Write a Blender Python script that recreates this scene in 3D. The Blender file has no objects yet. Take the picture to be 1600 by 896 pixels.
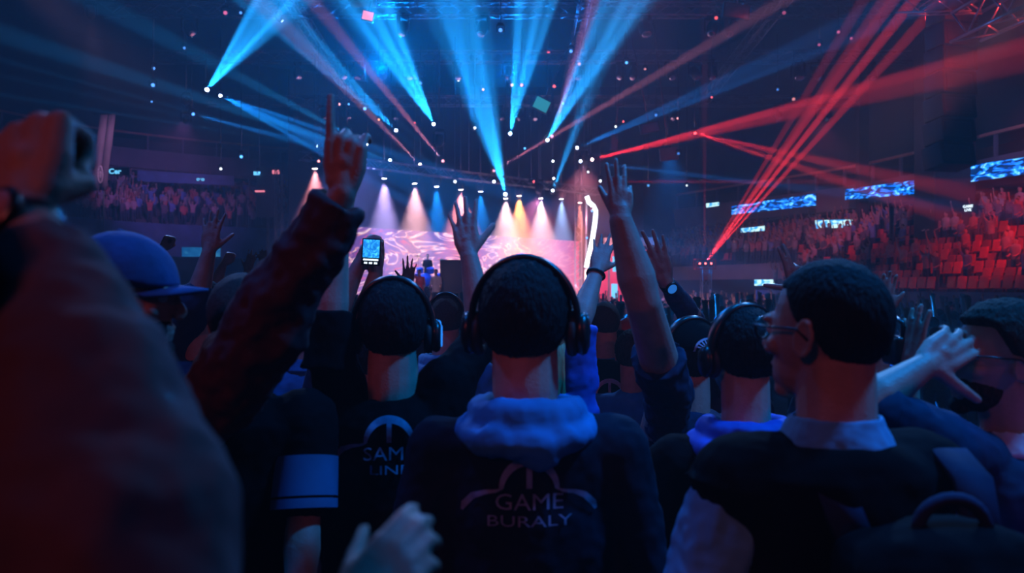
import bpy, bmesh, math, random
from mathutils import Vector, Matrix, noise
from mathutils.bvhtree import BVHTree
random.seed(7)
PI = math.pi
F = 1244.4
CAMZ = 1.75
S = bpy.context.scene
COL = S.collection
V = Vector

def at(x, y, d):
    """pixel of the photograph at distance d -> point in the hall"""
    return V(((x - 800) / F * d, d, CAMZ + (448 - y) / F * d))

# ------------------------------------------------------------------ materials
def new_mat(name):
    m = bpy.data.materials.new(name); m.use_nodes = True
    nt = m.node_tree; nt.nodes.clear()
    out = nt.nodes.new('ShaderNodeOutputMaterial')
    return m, nt, out

def surf(name, col, rough=.6, metal=0., var=.25, scale=12., bump=.0, bscale=60., stretch=(1, 1, 1), spec=.5, randtint=0., sheen=0., col2=None, sss=0.):
    m, nt, out = new_mat(name)
    p = nt.nodes.new('ShaderNodeBsdfPrincipled')
    p.inputs['Roughness'].default_value = rough
    p.inputs['Metallic'].default_value = metal
    p.inputs['Specular IOR Level'].default_value = spec
    if sheen: p.inputs['Sheen Weight'].default_value = sheen; p.inputs['Sheen Roughness'].default_value = .4
    if sss:
        p.inputs['Subsurface Weight'].default_value = sss; p.inputs['Subsurface Scale'].default_value = .01
        p.inputs['Subsurface Radius'].default_value = (1, .3, .15)
    tc = nt.nodes.new('ShaderNodeTexCoord'); mp = nt.nodes.new('ShaderNodeMapping')
    mp.inputs['Scale'].default_value = stretch
    nt.links.new(tc.outputs['Object'], mp.inputs['Vector'])
    n = nt.nodes.new('ShaderNodeTexNoise'); n.inputs['Scale'].default_value = scale; n.inputs['Detail'].default_value = 4
    nt.links.new(mp.outputs[0], n.inputs['Vector'])
    r = nt.nodes.new('ShaderNodeValToRGB')
    c2 = col2 or tuple(min(1, c * (1 + var)) for c in col)
    c1 = tuple(c * (1 - var) for c in col)
    r.color_ramp.elements[0].position = .3; r.color_ramp.elements[1].position = .7
    r.color_ramp.elements[0].color = (*c1, 1); r.color_ramp.elements[1].color = (*c2, 1)
    nt.links.new(n.outputs['Fac'], r.inputs[0])
    src = r.outputs[0]
    if randtint:
        oi = nt.nodes.new('ShaderNodeObjectInfo')
        h = nt.nodes.new('ShaderNodeHueSaturation')
        mr = nt.nodes.new('ShaderNodeMapRange'); mr.inputs[3].default_value = 1 - randtint; mr.inputs[4].default_value = 1 + randtint
        nt.links.new(oi.outputs['Random'], mr.inputs[0]); nt.links.new(mr.outputs[0], h.inputs['Value'])
        nt.links.new(src, h.inputs['Color']); src = h.outputs[0]
    nt.links.new(src, p.inputs['Base Color'])
    if bump:
        n2 = nt.nodes.new('ShaderNodeTexNoise'); n2.inputs['Scale'].default_value = bscale; n2.inputs['Detail'].default_value = 3
        nt.links.new(mp.outputs[0], n2.inputs['Vector'])
        b = nt.nodes.new('ShaderNodeBump'); b.inputs['Strength'].default_value = bump; b.inputs['Distance'].default_value = .01
        nt.links.new(n2.outputs['Fac'], b.inputs['Height']); nt.links.new(b.outputs[0], p.inputs['Normal'])
    nt.links.new(p.outputs[0], out.inputs[0])
    return m

def glow(name, col, strength):
    m, nt, out = new_mat(name)
    e = nt.nodes.new('ShaderNodeEmission'); e.inputs[0].default_value = (*col, 1); e.inputs[1].default_value = strength
    nt.links.new(e.outputs[0], out.inputs[0])
    m.cycles.emission_sampling = 'NONE'
    return m

def screen_mat(name, stops, scale=1.2, distort=4., strength=2., stretch=(1, 1, 1), wave=True, detail=2., offset=(0, 0, 0)):
    """picture shown on an LED wall: flowing coloured bands"""
    m, nt, out = new_mat(name)
    tc = nt.nodes.new('ShaderNodeTexCoord'); mp = nt.nodes.new('ShaderNodeMapping')
    mp.inputs['Scale'].default_value = stretch; mp.inputs['Location'].default_value = offset
    nt.links.new(tc.outputs['Object'], mp.inputs['Vector'])
    if wave:
        t = nt.nodes.new('ShaderNodeTexWave'); t.inputs['Scale'].default_value = scale
        t.inputs['Distortion'].default_value = distort; t.inputs['Detail'].default_value = detail; t.inputs['Detail Scale'].default_value = .7
    else:
        t = nt.nodes.new('ShaderNodeTexNoise'); t.inputs['Scale'].default_value = scale; t.inputs['Distortion'].default_value = distort
    nt.links.new(mp.outputs[0], t.inputs['Vector'])
    r = nt.nodes.new('ShaderNodeValToRGB'); el = r.color_ramp.elements
    el[0].position, el[0].color = stops[0][0], (*stops[0][1], 1)
    el[1].position, el[1].color = stops[-1][0], (*stops[-1][1], 1)
    for pos, c in stops[1:-1]:
        e_ = el.new(pos); e_.color = (*c, 1)
    nt.links.new(t.outputs['Fac'], r.inputs[0])
    e = nt.nodes.new('ShaderNodeEmission'); e.inputs[1].default_value = strength
    nt.links.new(r.outputs[0], e.inputs[0]); nt.links.new(e.outputs[0], out.inputs[0])
    m.cycles.emission_sampling = 'NONE'
    return m

M = {}
M['skin'] = surf('skin', (.42, .25, .20), .5, var=.12, scale=25, bump=.15, bscale=180, spec=.4)
M['skin_dark'] = surf('skin_brown', (.20, .115, .085), .5, var=.12, scale=25, bump=.15, bscale=180, spec=.4)
M['hair_black'] = surf('hair_black', (.010, .010, .012), .75, var=.5, scale=90, bump=.9, bscale=140, stretch=(1, 1, .25), spec=.15)
M['hair_brown'] = surf('hair_brown', (.030, .020, .015), .75, var=.5, scale=90, bump=.9, bscale=140, stretch=(1, 1, .25), spec=.15)
M['hair_buzz'] = surf('hair_buzz', (.055, .038, .032), .7, var=.35, scale=220, bump=.6, bscale=420, spec=.2)
M['hair_blond'] = surf('hair_blond', (.48, .30, .14), .5, var=.4, scale=60, bump=.8, bscale=120, stretch=(1, 1, .15))
M['black_cloth'] = surf('black_cloth', (.0035, .0035, .005), .9, var=.3, scale=9, bump=.25, bscale=14, spec=.08)
M['jersey'] = surf('jersey_cloth', (.007, .013, .028), .85, var=.3, scale=9, bump=.25, bscale=14, spec=.1)
M['navy_cloth'] = surf('navy_cloth', (.012, .022, .06), .85, var=.3, scale=9, bump=.25, bscale=14, spec=.25)
M['grey_blue_cloth'] = surf('grey_blue_cloth', (.025, .20, .46), .8, var=.2, scale=9, bump=.3, bscale=14, spec=.25)
M['light_cloth'] = surf('light_cloth', (.09, .34, .55), .8, var=.15, scale=9, bump=.3, bscale=14, spec=.25)
M['white_cloth'] = surf('white_cloth', (.6, .62, .66), .8, var=.1, scale=9, bump=.3, bscale=14, spec=.25)
M['royal_cloth'] = surf('royal_blue_cloth', (.02, .10, .55), .7, var=.25, scale=7, bump=.35, bscale=12, spec=.3)
M['maroon_cloth'] = surf('maroon_cloth', (.055, .018, .022), .7, var=.3, scale=9, bump=.35, bscale=14, spec=.3)
M['brown_cloth'] = surf('brown_cloth', (.12, .085, .10), .85, var=.2, scale=6, bump=.2, bscale=10, spec=.2)
M['denim'] = surf('denim', (.03, .045, .09), .9, var=.3, scale=40, bump=.2, bscale=200)
M['shoe'] = surf('shoe_rubber', (.03, .03, .03), .6)
M['band_blue'] = surf('band_blue', (.03, .11, .24), .8, var=.2, scale=9)
M['print'] = surf('shirt_print', (.16, .25, .42), .6, var=.35, scale=30)
M['print_pale'] = surf('shirt_print_pale', (.35, .42, .55), .6, var=.3, scale=40)
M['plastic'] = surf('black_plastic', (.012, .012, .014), .3, var=.2, scale=20, spec=.5)
M['cushion'] = surf('ear_cushion', (.018, .018, .02), .55, var=.2)
M['metal'] = surf('dark_metal', (.10, .10, .11), .4, .8, var=.3, scale=4)
M['truss'] = surf('aluminium_truss', (.22, .22, .24), .4, .7, var=.25, scale=3)
M['red_paint'] = surf('red_painted_steel', (.55, .03, .03), .45, .2, var=.25, scale=3)
M['black_paint'] = surf('black_paint', (.010, .010, .012), .755, var=.3, scale=3)
M['cab'] = surf('speaker_cabinet_paint', (.02, .02, .024), .6, var=.3, scale=4)
M['grille'] = surf('speaker_grille', (.045, .045, .055), .5, .4, var=.5, scale=90)
M['chrome'] = surf('chrome', (.6, .6, .62), .2, 1., var=.1)
M['cap_blue'] = surf('cap_blue', (.02, .08, .24), .8, var=.2, scale=20, bump=.2, bscale=60)
M['ear_red'] = surf('skin_ear', (.50, .2, .17), .5, var=.12, scale=25)
M['floor'] = surf('concrete_floor', (.035, .035, .04), .7, var=.3, scale=1.5)
M['deck'] = surf('stage_deck', (.02, .02, .024), .45, var=.3, scale=2)
M['wall'] = surf('hall_wall', (.014, .018, .028), .9, var=.3, scale=.4)
M['ceil'] = surf('hall_ceiling', (.010, .012, .018), .95, var=.3, scale=.4)
M['drape'] = surf('black_drape', (.012, .013, .02), .95, var=.4, scale=1.0, stretch=(3, 3, .1), bump=.5, bscale=2)
M['stand'] = surf('stand_concrete', (.07, .06, .07), .8, var=.3, scale=1.2)
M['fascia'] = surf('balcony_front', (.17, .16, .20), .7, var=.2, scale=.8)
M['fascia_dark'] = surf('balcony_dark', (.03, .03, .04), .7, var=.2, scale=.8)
M['rail'] = surf('orange_rail', (.5, .22, .14), .5, var=.2, scale=1)
M['seat'] = surf('seat_red_plastic', (.50, .035, .04), .45, var=.2, scale=4, randtint=.5)
M['barrier'] = surf('barrier_blue', (.05, .14, .28), .6, var=.3, scale=1.5)
M['banner'] = surf('banner_cloth', (.30, .20, .30), .8, var=.2, scale=1)
M['stud'] = glow('glass_shine', (.1, .35, 1), 1.)

# ------------------------------------------------------------------ bookkeeping
def tag(o, label=None, cat=None, group=None, kind=None):
    if label: o['label'] = label
    if cat: o['category'] = cat
    if group: o['group'] = group
    if kind: o['kind'] = kind
    return o

def link(name, me, mat=None, parent=None):
    o = bpy.data.objects.new(name, me); COL.objects.link(o)
    if mat:
        mats = mat if isinstance(mat, (list, tuple)) else [mat]
        if not len(me.materials):
            for m in mats: me.materials.append(M[m] if isinstance(m, str) else m)
    if parent: o.parent = parent
    return o

def empty(name, loc, rz=0.):
    o = bpy.data.objects.new(name, None); COL.objects.link(o)
    o.location = loc; o.rotation_euler = (0, 0, rz); o.empty_display_size = .1
    return o

def copy_tree(o, parent=None):
    c = o.copy(); COL.objects.link(c); c.parent = parent
    for ch in o.children: copy_tree(ch, c)
    return c

# ------------------------------------------------------------------ shape builder
def frame_of(d, hint=V((0, 0, 1))):
    d = d.normalized()
    if abs(d.dot(hint)) > .97: hint = V((0, 1, 0)) if abs(d.y) < .9 else V((1, 0, 0))
    x = hint.cross(d).normalized(); y = d.cross(x).normalized()
    return x, y, d

class MB:
    def __init__(self): self.v = []; self.f = []; self.mi = []; self.cur = 0
    def add(self, vs, fs):
        b = len(self.v); self.v += [tuple(p) for p in vs]
        self.f += [tuple(b + i for i in f) for f in fs]; self.mi += [self.cur] * len(fs)
    def rings(self, rs, cap=True, close=False):
        n = len(rs[0]); vs = [p for r in rs for p in r]; fs = []
        m = len(rs)
        for i in range(m if close else m - 1):
            j = (i + 1) % m
            for k in range(n):
                l = (k + 1) % n
                fs.append((i * n + k, i * n + l, j * n + l, j * n + k))
        if cap and not close:
            fs.append(tuple(range(n))[::-1]); fs.append(tuple((m - 1) * n + k for k in range(n)))
        self.add(vs, fs)
    def loft(self, secs, R=None, c=None, n=24):
        """secs: (z, half width, half depth, y offset)"""
        rs = []
        for z, a, b, oy in secs:
            r = []
            for k in range(n):
                t = 2 * PI * k / n
                p = V((a * math.cos(t), oy + b * math.sin(t), z))
                if R: p = R @ p
                if c: p = p + c
                r.append(p)
            rs.append(r)
        self.rings(rs)
    def cone(self, a, b, ra, rb, n=12):
        a, b = V(a), V(b)
        if (b - a).length < 1e-5: return
        x, y, _ = frame_of(b - a)
        rs = []
        for p, r in ((a, ra), (b, rb)):
            rs.append([p + (x * math.cos(2 * PI * k / n) + y * math.sin(2 * PI * k / n)) * r for k in range(n)])
        self.rings(rs)
    def ball(self, c, r, R=None, u=12, w=8):
        if not hasattr(r, '__len__'): r = (r, r, r)
        c = V(c); rs = []
        vs = []; fs = []
        for i in range(1, w):
            ph = PI * i / w
            for k in range(u):
                t = 2 * PI * k / u
                p = V((r[0] * math.sin(ph) * math.cos(t), r[1] * math.sin(ph) * math.sin(t), r[2] * math.cos(ph)))
                vs.append(c + (R @ p if R else p))
        top = V((0, 0, r[2])); top = c + (R @ top if R else top); bot = V((0, 0, -r[2])); bot = c + (R @ bot if R else bot)
        vs += [top, bot]; T = len(vs) - 2; B = T + 1
        for i in range(w - 2):
            for k in range(u):
                l = (k + 1) % u
                fs.append((i * u + k, (i + 1) * u + k, (i + 1) * u + l, i * u + l))
        for k in range(u):
            l = (k + 1) % u
            fs.append((T, k, l)); fs.append((B, (w - 2) * u + l, (w - 2) * u + k))
        self.add(vs, fs)
    def limb(self, pts, rad, n=12, balls=True):
        for i in range(len(pts) - 1): self.cone(pts[i], pts[i + 1], rad[i], rad[i + 1], n)
        if balls:
            for p, r in zip(pts, rad): self.ball(p, r, u=n, w=max(6, n // 2 + 2))
    def tube(self, pts, r, n=8, close=False):
        pts = [V(p) for p in pts]; m = len(pts); rs = []
        rr = r if hasattr(r, '__len__') else [r] * m
        px = None
        for i, p in enumerate(pts):
            a = pts[(i - 1) % m] if (close or i > 0) else p
            b = pts[(i + 1) % m] if (close or i < m - 1) else p
            d = (b - a).normalized()
            if px is None: x, y, _ = frame_of(d)
            else:
                x = (px - d * px.dot(d)).normalized(); y = d.cross(x)
            px = x
            rs.append([p + (x * math.cos(2 * PI * k / n) + y * math.sin(2 * PI * k / n)) * rr[i] for k in range(n)])
        self.rings(rs, close=close)
    def box(self, c, s, R=None):
        c = V(c); hx, hy, hz = s[0] / 2, s[1] / 2, s[2] / 2
        vs = []
        for z in (-hz, hz):
            for x, y in ((-hx, -hy), (hx, -hy), (hx, hy), (-hx, hy)):
                p = V((x, y, z)); vs.append(c + (R @ p if R else p))
        self.add(vs, [(3, 2, 1, 0), (4, 5, 6, 7), (0, 1, 5, 4), (1, 2, 6, 5), (2, 3, 7, 6), (3, 0, 4, 7)])
    def bar(self, a, b, w, h=None):
        a, b = V(a), V(b); h = h or w
        x, y, d = frame_of(b - a)
        R = Matrix((x, y, d)).transposed()
        self.box((a + b) / 2, (w, h, (b - a).length), R)
    def rbox(self, c, s, bev=.01, R=None, seg=2):
        bm = bmesh.new(); bmesh.ops.create_cube(bm, size=1)
        for v in bm.verts: v.co = V((v.co.x * s[0], v.co.y * s[1], v.co.z * s[2]))
        bmesh.ops.bevel(bm, geom=bm.edges[:], offset=bev, segments=seg, affect='EDGES', profile=.5)
        bm.verts.index_update()
        vs = [V(c) + ((R @ v.co) if R else v.co) for v in bm.verts]
        fs = [tuple(v.index for v in f.verts) for f in bm.faces]
        bm.free(); self.add(vs, fs)
    def mesh(self, name, off=None, smooth=True):
        me = bpy.data.meshes.new(name)
        vs = self.v if off is None else [(x - off[0], y - off[1], z - off[2]) for x, y, z in self.v]
        me.from_pydata(vs, [], self.f)
        me.polygons.foreach_set('material_index', self.mi)
        me.polygons.foreach_set('use_smooth', [smooth] * len(self.f))
        me.update()
        return me
    def build(self, name, mat, parent=None, loc=None, off=None, smooth=True):
        o = link(name, self.mesh(name, off, smooth), mat, parent)
        if loc is not None: o.location = loc
        return o

TEX = {}
def clouds(size, depth=2, typ='CLOUDS'):
    k = (round(size, 3), depth, typ)
    if k not in TEX:
        t = bpy.data.textures.new('folds', typ)
        t.noise_scale = size
        if typ == 'CLOUDS': t.noise_depth = depth
        TEX[k] = t
    return TEX[k]

def organic(mb, voxel, smooth=3, disp=None, deci=None, off=None, name='m'):
    """fuse the overlapping solids into one continuous skin"""
    me = mb.mesh(name, off)
    o = bpy.data.objects.new('tmp', me); COL.objects.link(o)
    m = o.modifiers.new('r', 'REMESH'); m.mode = 'VOXEL'; m.voxel_size = voxel; m.use_smooth_shade = True
    if smooth:
        m = o.modifiers.new('s', 'SMOOTH'); m.factor = .5; m.iterations = smooth
    for d in (disp or []):
        m = o.modifiers.new('d', 'DISPLACE'); m.texture = d[0]; m.strength = d[1]; m.mid_level = .5; m.texture_coords = 'LOCAL'
    if deci:
        m = o.modifiers.new('q', 'DECIMATE'); m.ratio = deci
    dg = bpy.context.evaluated_depsgraph_get()
    res = bpy.data.meshes.new_from_object(o.evaluated_get(dg), depsgraph=dg)
    res.name = name
    bpy.data.objects.remove(o); bpy.data.meshes.remove(me)
    res.materials.clear()
    res.polygons.foreach_set('material_index', [0] * len(res.polygons))
    res.polygons.foreach_set('use_smooth', [True] * len(res.polygons))
    return res
# ------------------------------------------------------------------ people
POSE = {
 # per finger (index, middle, ring, little): knuckle, middle joint, end joint bends in degrees ; spread ; thumb (out angle, forward lift, bend)
 'open':    dict(c=[(4, 6, 4), (2, 5, 3), (4, 7, 4), (8, 9, 6)], sp=9, th=(48, 10, 8)),
 'wide':    dict(c=[(2, 4, 2), (0, 3, 2), (2, 5, 3), (4, 8, 5)], sp=13, th=(58, 8, 5)),
 'reach':   dict(c=[(2, 5, 3), (0, 4, 2), (10, 12, 8), (40, 45, 20)], sp=7, th=(30, 20, 12)),
 'relaxed': dict(c=[(18, 25, 15), (22, 32, 18), (26, 36, 20), (30, 40, 22)], sp=3, th=(35, 25, 20)),
 'fist':    dict(c=[(75, 95, 50), (80, 95, 55), (82, 98, 55), (84, 98, 55)], sp=1, th=(25, 50, 45), ac=1),
 'point':   dict(c=[(4, 10, 5), (60, 85, 45), (66, 90, 45), (34, 50, 20)], sp=4, th=(25, 50, 40), ac=1),
 'gun':     dict(c=[(4, 6, 4), (12, 12, 6), (70, 90, 45), (76, 90, 45)], sp=5, th=(75, 10, 5)),
 'grip':    dict(c=[(45, 50, 25), (45, 50, 25), (46, 52, 26), (48, 54, 28)], sp=2, th=(30, 50, 30)),
 'clap':    dict(c=[(3, 6, 4), (2, 5, 3), (3, 6, 4), (5, 8, 5)], sp=4, th=(30, 10, 8)),
 'cup':     dict(c=[(14, 16, 8), (16, 18, 10), (18, 22, 12), (22, 26, 14)], sp=6, th=(62, 8, 4)),
}
def hand(mb, w, d, n, hs, pose, s=1.):
    """w wrist, d direction to the knuckles, n the way the palm faces, hs +1/-1: thumb side = d x n * hs"""
    d = d.normalized(); n = (n - d * n.dot(d)).normalized(); sd = d.cross(n) * hs
    P = POSE[pose]
    offs = (.029, .0095, -.010, -.028); base = (.088, .092, .087, .078)
    lens = ((.040, .026, .020), (.044, .029, .021), (.041, .027, .020), (.032, .020, .018))
    rad = (.0088, .0090, .0085, .0075)
    for i in range(4):
        k = w + (d * base[i] + sd * offs[i]) * s
        mb.limb([w + (d * .012 + sd * offs[i] * .55) * s, w + (d * base[i] * .55 + sd * offs[i] * .9) * s, k],
                [.0150 * s, .0145 * s, .0115 * s], 10)
        a = math.radians(P['sp'] * (1.4 - i * .95)); fd = d * math.cos(a) + sd * math.sin(a)
        ang = 0; p = k; r = rad[i] * s * 1.05
        pts = [p]; rs = [r * 1.12]
        for j in range(3):
            ang += math.radians(P['c'][i][j])
            q = p + (fd * math.cos(ang) + n * math.sin(ang)) * lens[i][j] * s
            pts.append(q); r *= .93; rs.append(r); p = q
        mb.limb(pts, rs, 10)
    oa, fw, bd = [math.radians(t) for t in P['th']]
    b0 = w + (d * .018 + sd * .018) * s
    td = (d * math.cos(oa) + sd * math.sin(oa)) * math.cos(fw) + n * math.sin(fw)
    b1 = b0 + td * .044 * s
    t2 = (td * math.cos(bd) + (d * math.cos(bd) + n * .4) * math.sin(bd)).normalized()
    if P.get('ac'): t2 = (n * .30 - sd * .85 + d * .30).normalized()
    b2 = b1 + t2 * .034 * s; b3 = b2 + t2 * .024 * s
    mb.limb([b0, b1, b2, b3], [.0165 * s, .0125 * s, .0105 * s, .0088 * s], 10)
    mb.ball(w + (d * .05 + n * .004) * s, (.022 * s,) * 3)

def head_shape(mb, Hm, s, ears=True):
    R = Hm.to_3x3(); T = lambda x, y, z: Hm @ (V((x, y, z)) * s)
    mb.ball(T(0, -.010, .028), (.073 * s, .092 * s, .090 * s), R, 20, 14)
    mb.ball(T(0, .018, .0), (.066 * s, .072 * s, .085 * s), R, 18, 12)
    mb.ball(T(0, .030, -.052), (.052 * s, .056 * s, .052 * s), R, 16, 10)
    mb.ball(T(0, .066, -.092), (.024 * s, .020 * s, .018 * s), R)           # chin
    mb.ball(T(0, .082, .022), (.050 * s, .012 * s, .012 * s), R)            # brow
    mb.limb([T(0, .086, .012), T(0, .104, -.022), T(0, .100, -.030)], [.008 * s, .011 * s, .010 * s])   # nose
    for k in (-1, 1):
        mb.ball(T(k * .010, .096, -.030), .008 * s)
        mb.ball(T(k * .040, .060, -.018), (.022 * s, .018 * s, .018 * s), R)  # cheek
    mb.ball(T(0, .083, -.052), (.022 * s, .009 * s, .005 * s), R)
    mb.ball(T(0, .081, -.063), (.020 * s, .009 * s, .006 * s), R); mb.ball(T(0, .070, -.070), (.03 * s, .016 * s, .02 * s), R)
    if ears:
        for k in (-1, 1):
            pts = []
            for a in range(12):
                t = 2 * PI * a / 12
                pts.append(T(k * (.077 + .006 * (math.cos(t) < -.2)), -.010 + .016 * math.cos(t) - .003 * math.sin(t), -.004 + (.030 if math.sin(t) > 0 else .026) * math.sin(t)))
            mb.tube(pts, .0046 * s, 6, close=True)
            mb.ball(T(k * .074, -.008, -.004), (.007 * s, .014 * s, .026 * s), R)

def smooth01(x): x = max(0, min(1, x)); return x * x * (3 - 2 * x)

def cap_on_head(Hm, s, thick, region, nz=.0, nf=18., sub=5, c=(0, -.010, .028), r=(.073, .092, .090)):
    bm = bmesh.new(); bmesh.ops.create_icosphere(bm, subdivisions=sub, radius=1)
    for v in bm.verts:
        u = v.co.normalized(); k = region(u)
        t = thick * k - .008 * (1 - k)
        if nz and k > .1:
            q = V((u.x * nf, u.y * nf, u.z * nf * .4))
            t += nz * (noise.noise(q) + .5 * noise.noise(q * 2.3)) * k
        p = V((u.x * (r[0] + t), u.y * (r[1] + t), u.z * (r[2] + t))) + V(c)
        v.co = Hm @ (p * s)
    mb = MB(); bm.verts.index_update()
    mb.add([v.co for v in bm.verts], [tuple(v.index for v in f.verts) for f in bm.faces]); bm.free()
    return mb

def reg_short(u):       # cropped hair: nape to forehead, above the ears
    t = -.80 + smooth01((u.y + .42) / .50) * .62 + smooth01((u.y - .1) / .5) * .62
    return smooth01((u.z - t) / .10)
def reg_cap(u):
    return smooth01((u.z - .02 + .10 * u.y) / .05)
def reg_long(u):
    t = -.95 + smooth01((u.y + .1) / .6) * 1.4
    return smooth01((u.z - t) / .12)

def make_headphones(Hm, s, label, group=None, w=.092, mat='plastic', accent=None, tilt=-.02):
    base = Hm @ (V((0, 0, -.03)) * s)
    root = empty('headphones', base); tag(root, label, 'headphones', group)
    T = lambda x, y, z: Hm @ (V((x, y + tilt * .5, z)) * s)
    hb = MB(); rs = []
    R = Hm.to_3x3()
    for i in range(25):
        a = -.14 + (PI + .28) * i / 24
        c = V((w * 1.04 * math.cos(a), tilt, .012 + .122 * math.sin(a)))
        nn = V((math.cos(a), 0, math.sin(a)))
        ww = .016 + .004 * math.sin(a)
        q = [c + nn * .004 + V((0, ww, 0)), c + nn * .007 + V((0, 0, 0)), c + nn * .004 + V((0, -ww, 0)), c - nn * .005 + V((0, -ww * .9, 0)), c - nn * .007, c - nn * .005 + V((0, ww * .9, 0))]
        rs.append([Hm @ (p * s) for p in q])
    hb.rings(rs)
    hb.build('headband', mat, root, off=base)
    for k in (-1, 1):
        cup = MB(); cr = []
        for x, r in ((.0, .028), (.004, .036), (.014, .040), (.022, .036), (.027, .024)):
            cr.append([Hm @ (V((k * (w - .002 + x), tilt * .5 + r * .84 * math.cos(t * PI / 10), -.012 + r * 1.05 * math.sin(t * PI / 10))) * s) for t in range(20)])
        cup.rings(cr)
        co = cup.build('ear_cup', mat, root, off=base)
        cu = MB(); tp = [Hm @ (V((k * (w - .008), tilt * .5 + .026 * math.cos(t * PI / 10), -.012 + .034 * math.sin(t * PI / 10))) * s) for t in range(20)]
        cu.tube(tp, .011 * s, 8, close=True)
        cu.build('ear_cushion', 'cushion', root, off=base)
        sl = MB(); sl.limb([Hm @ (V((k * w * 1.05, tilt, .0)) * s), Hm @ (V((k * (w + .018), tilt * .6, .022)) * s), Hm @ (V((k * (w + .022), tilt * .5, -.010)) * s)], [.006 * s] * 3, 8)
        if accent:
            sl.tube([Hm @ (V((k * (w + .024), tilt * .5 + .020 * math.cos(t * PI / 10), -.012 + .025 * math.sin(t * PI / 10))) * s) for t in range(20)], .0030 * s, 6, close=True)
        sl.build('slider', accent or 'metal', root, off=base)
    return root

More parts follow.
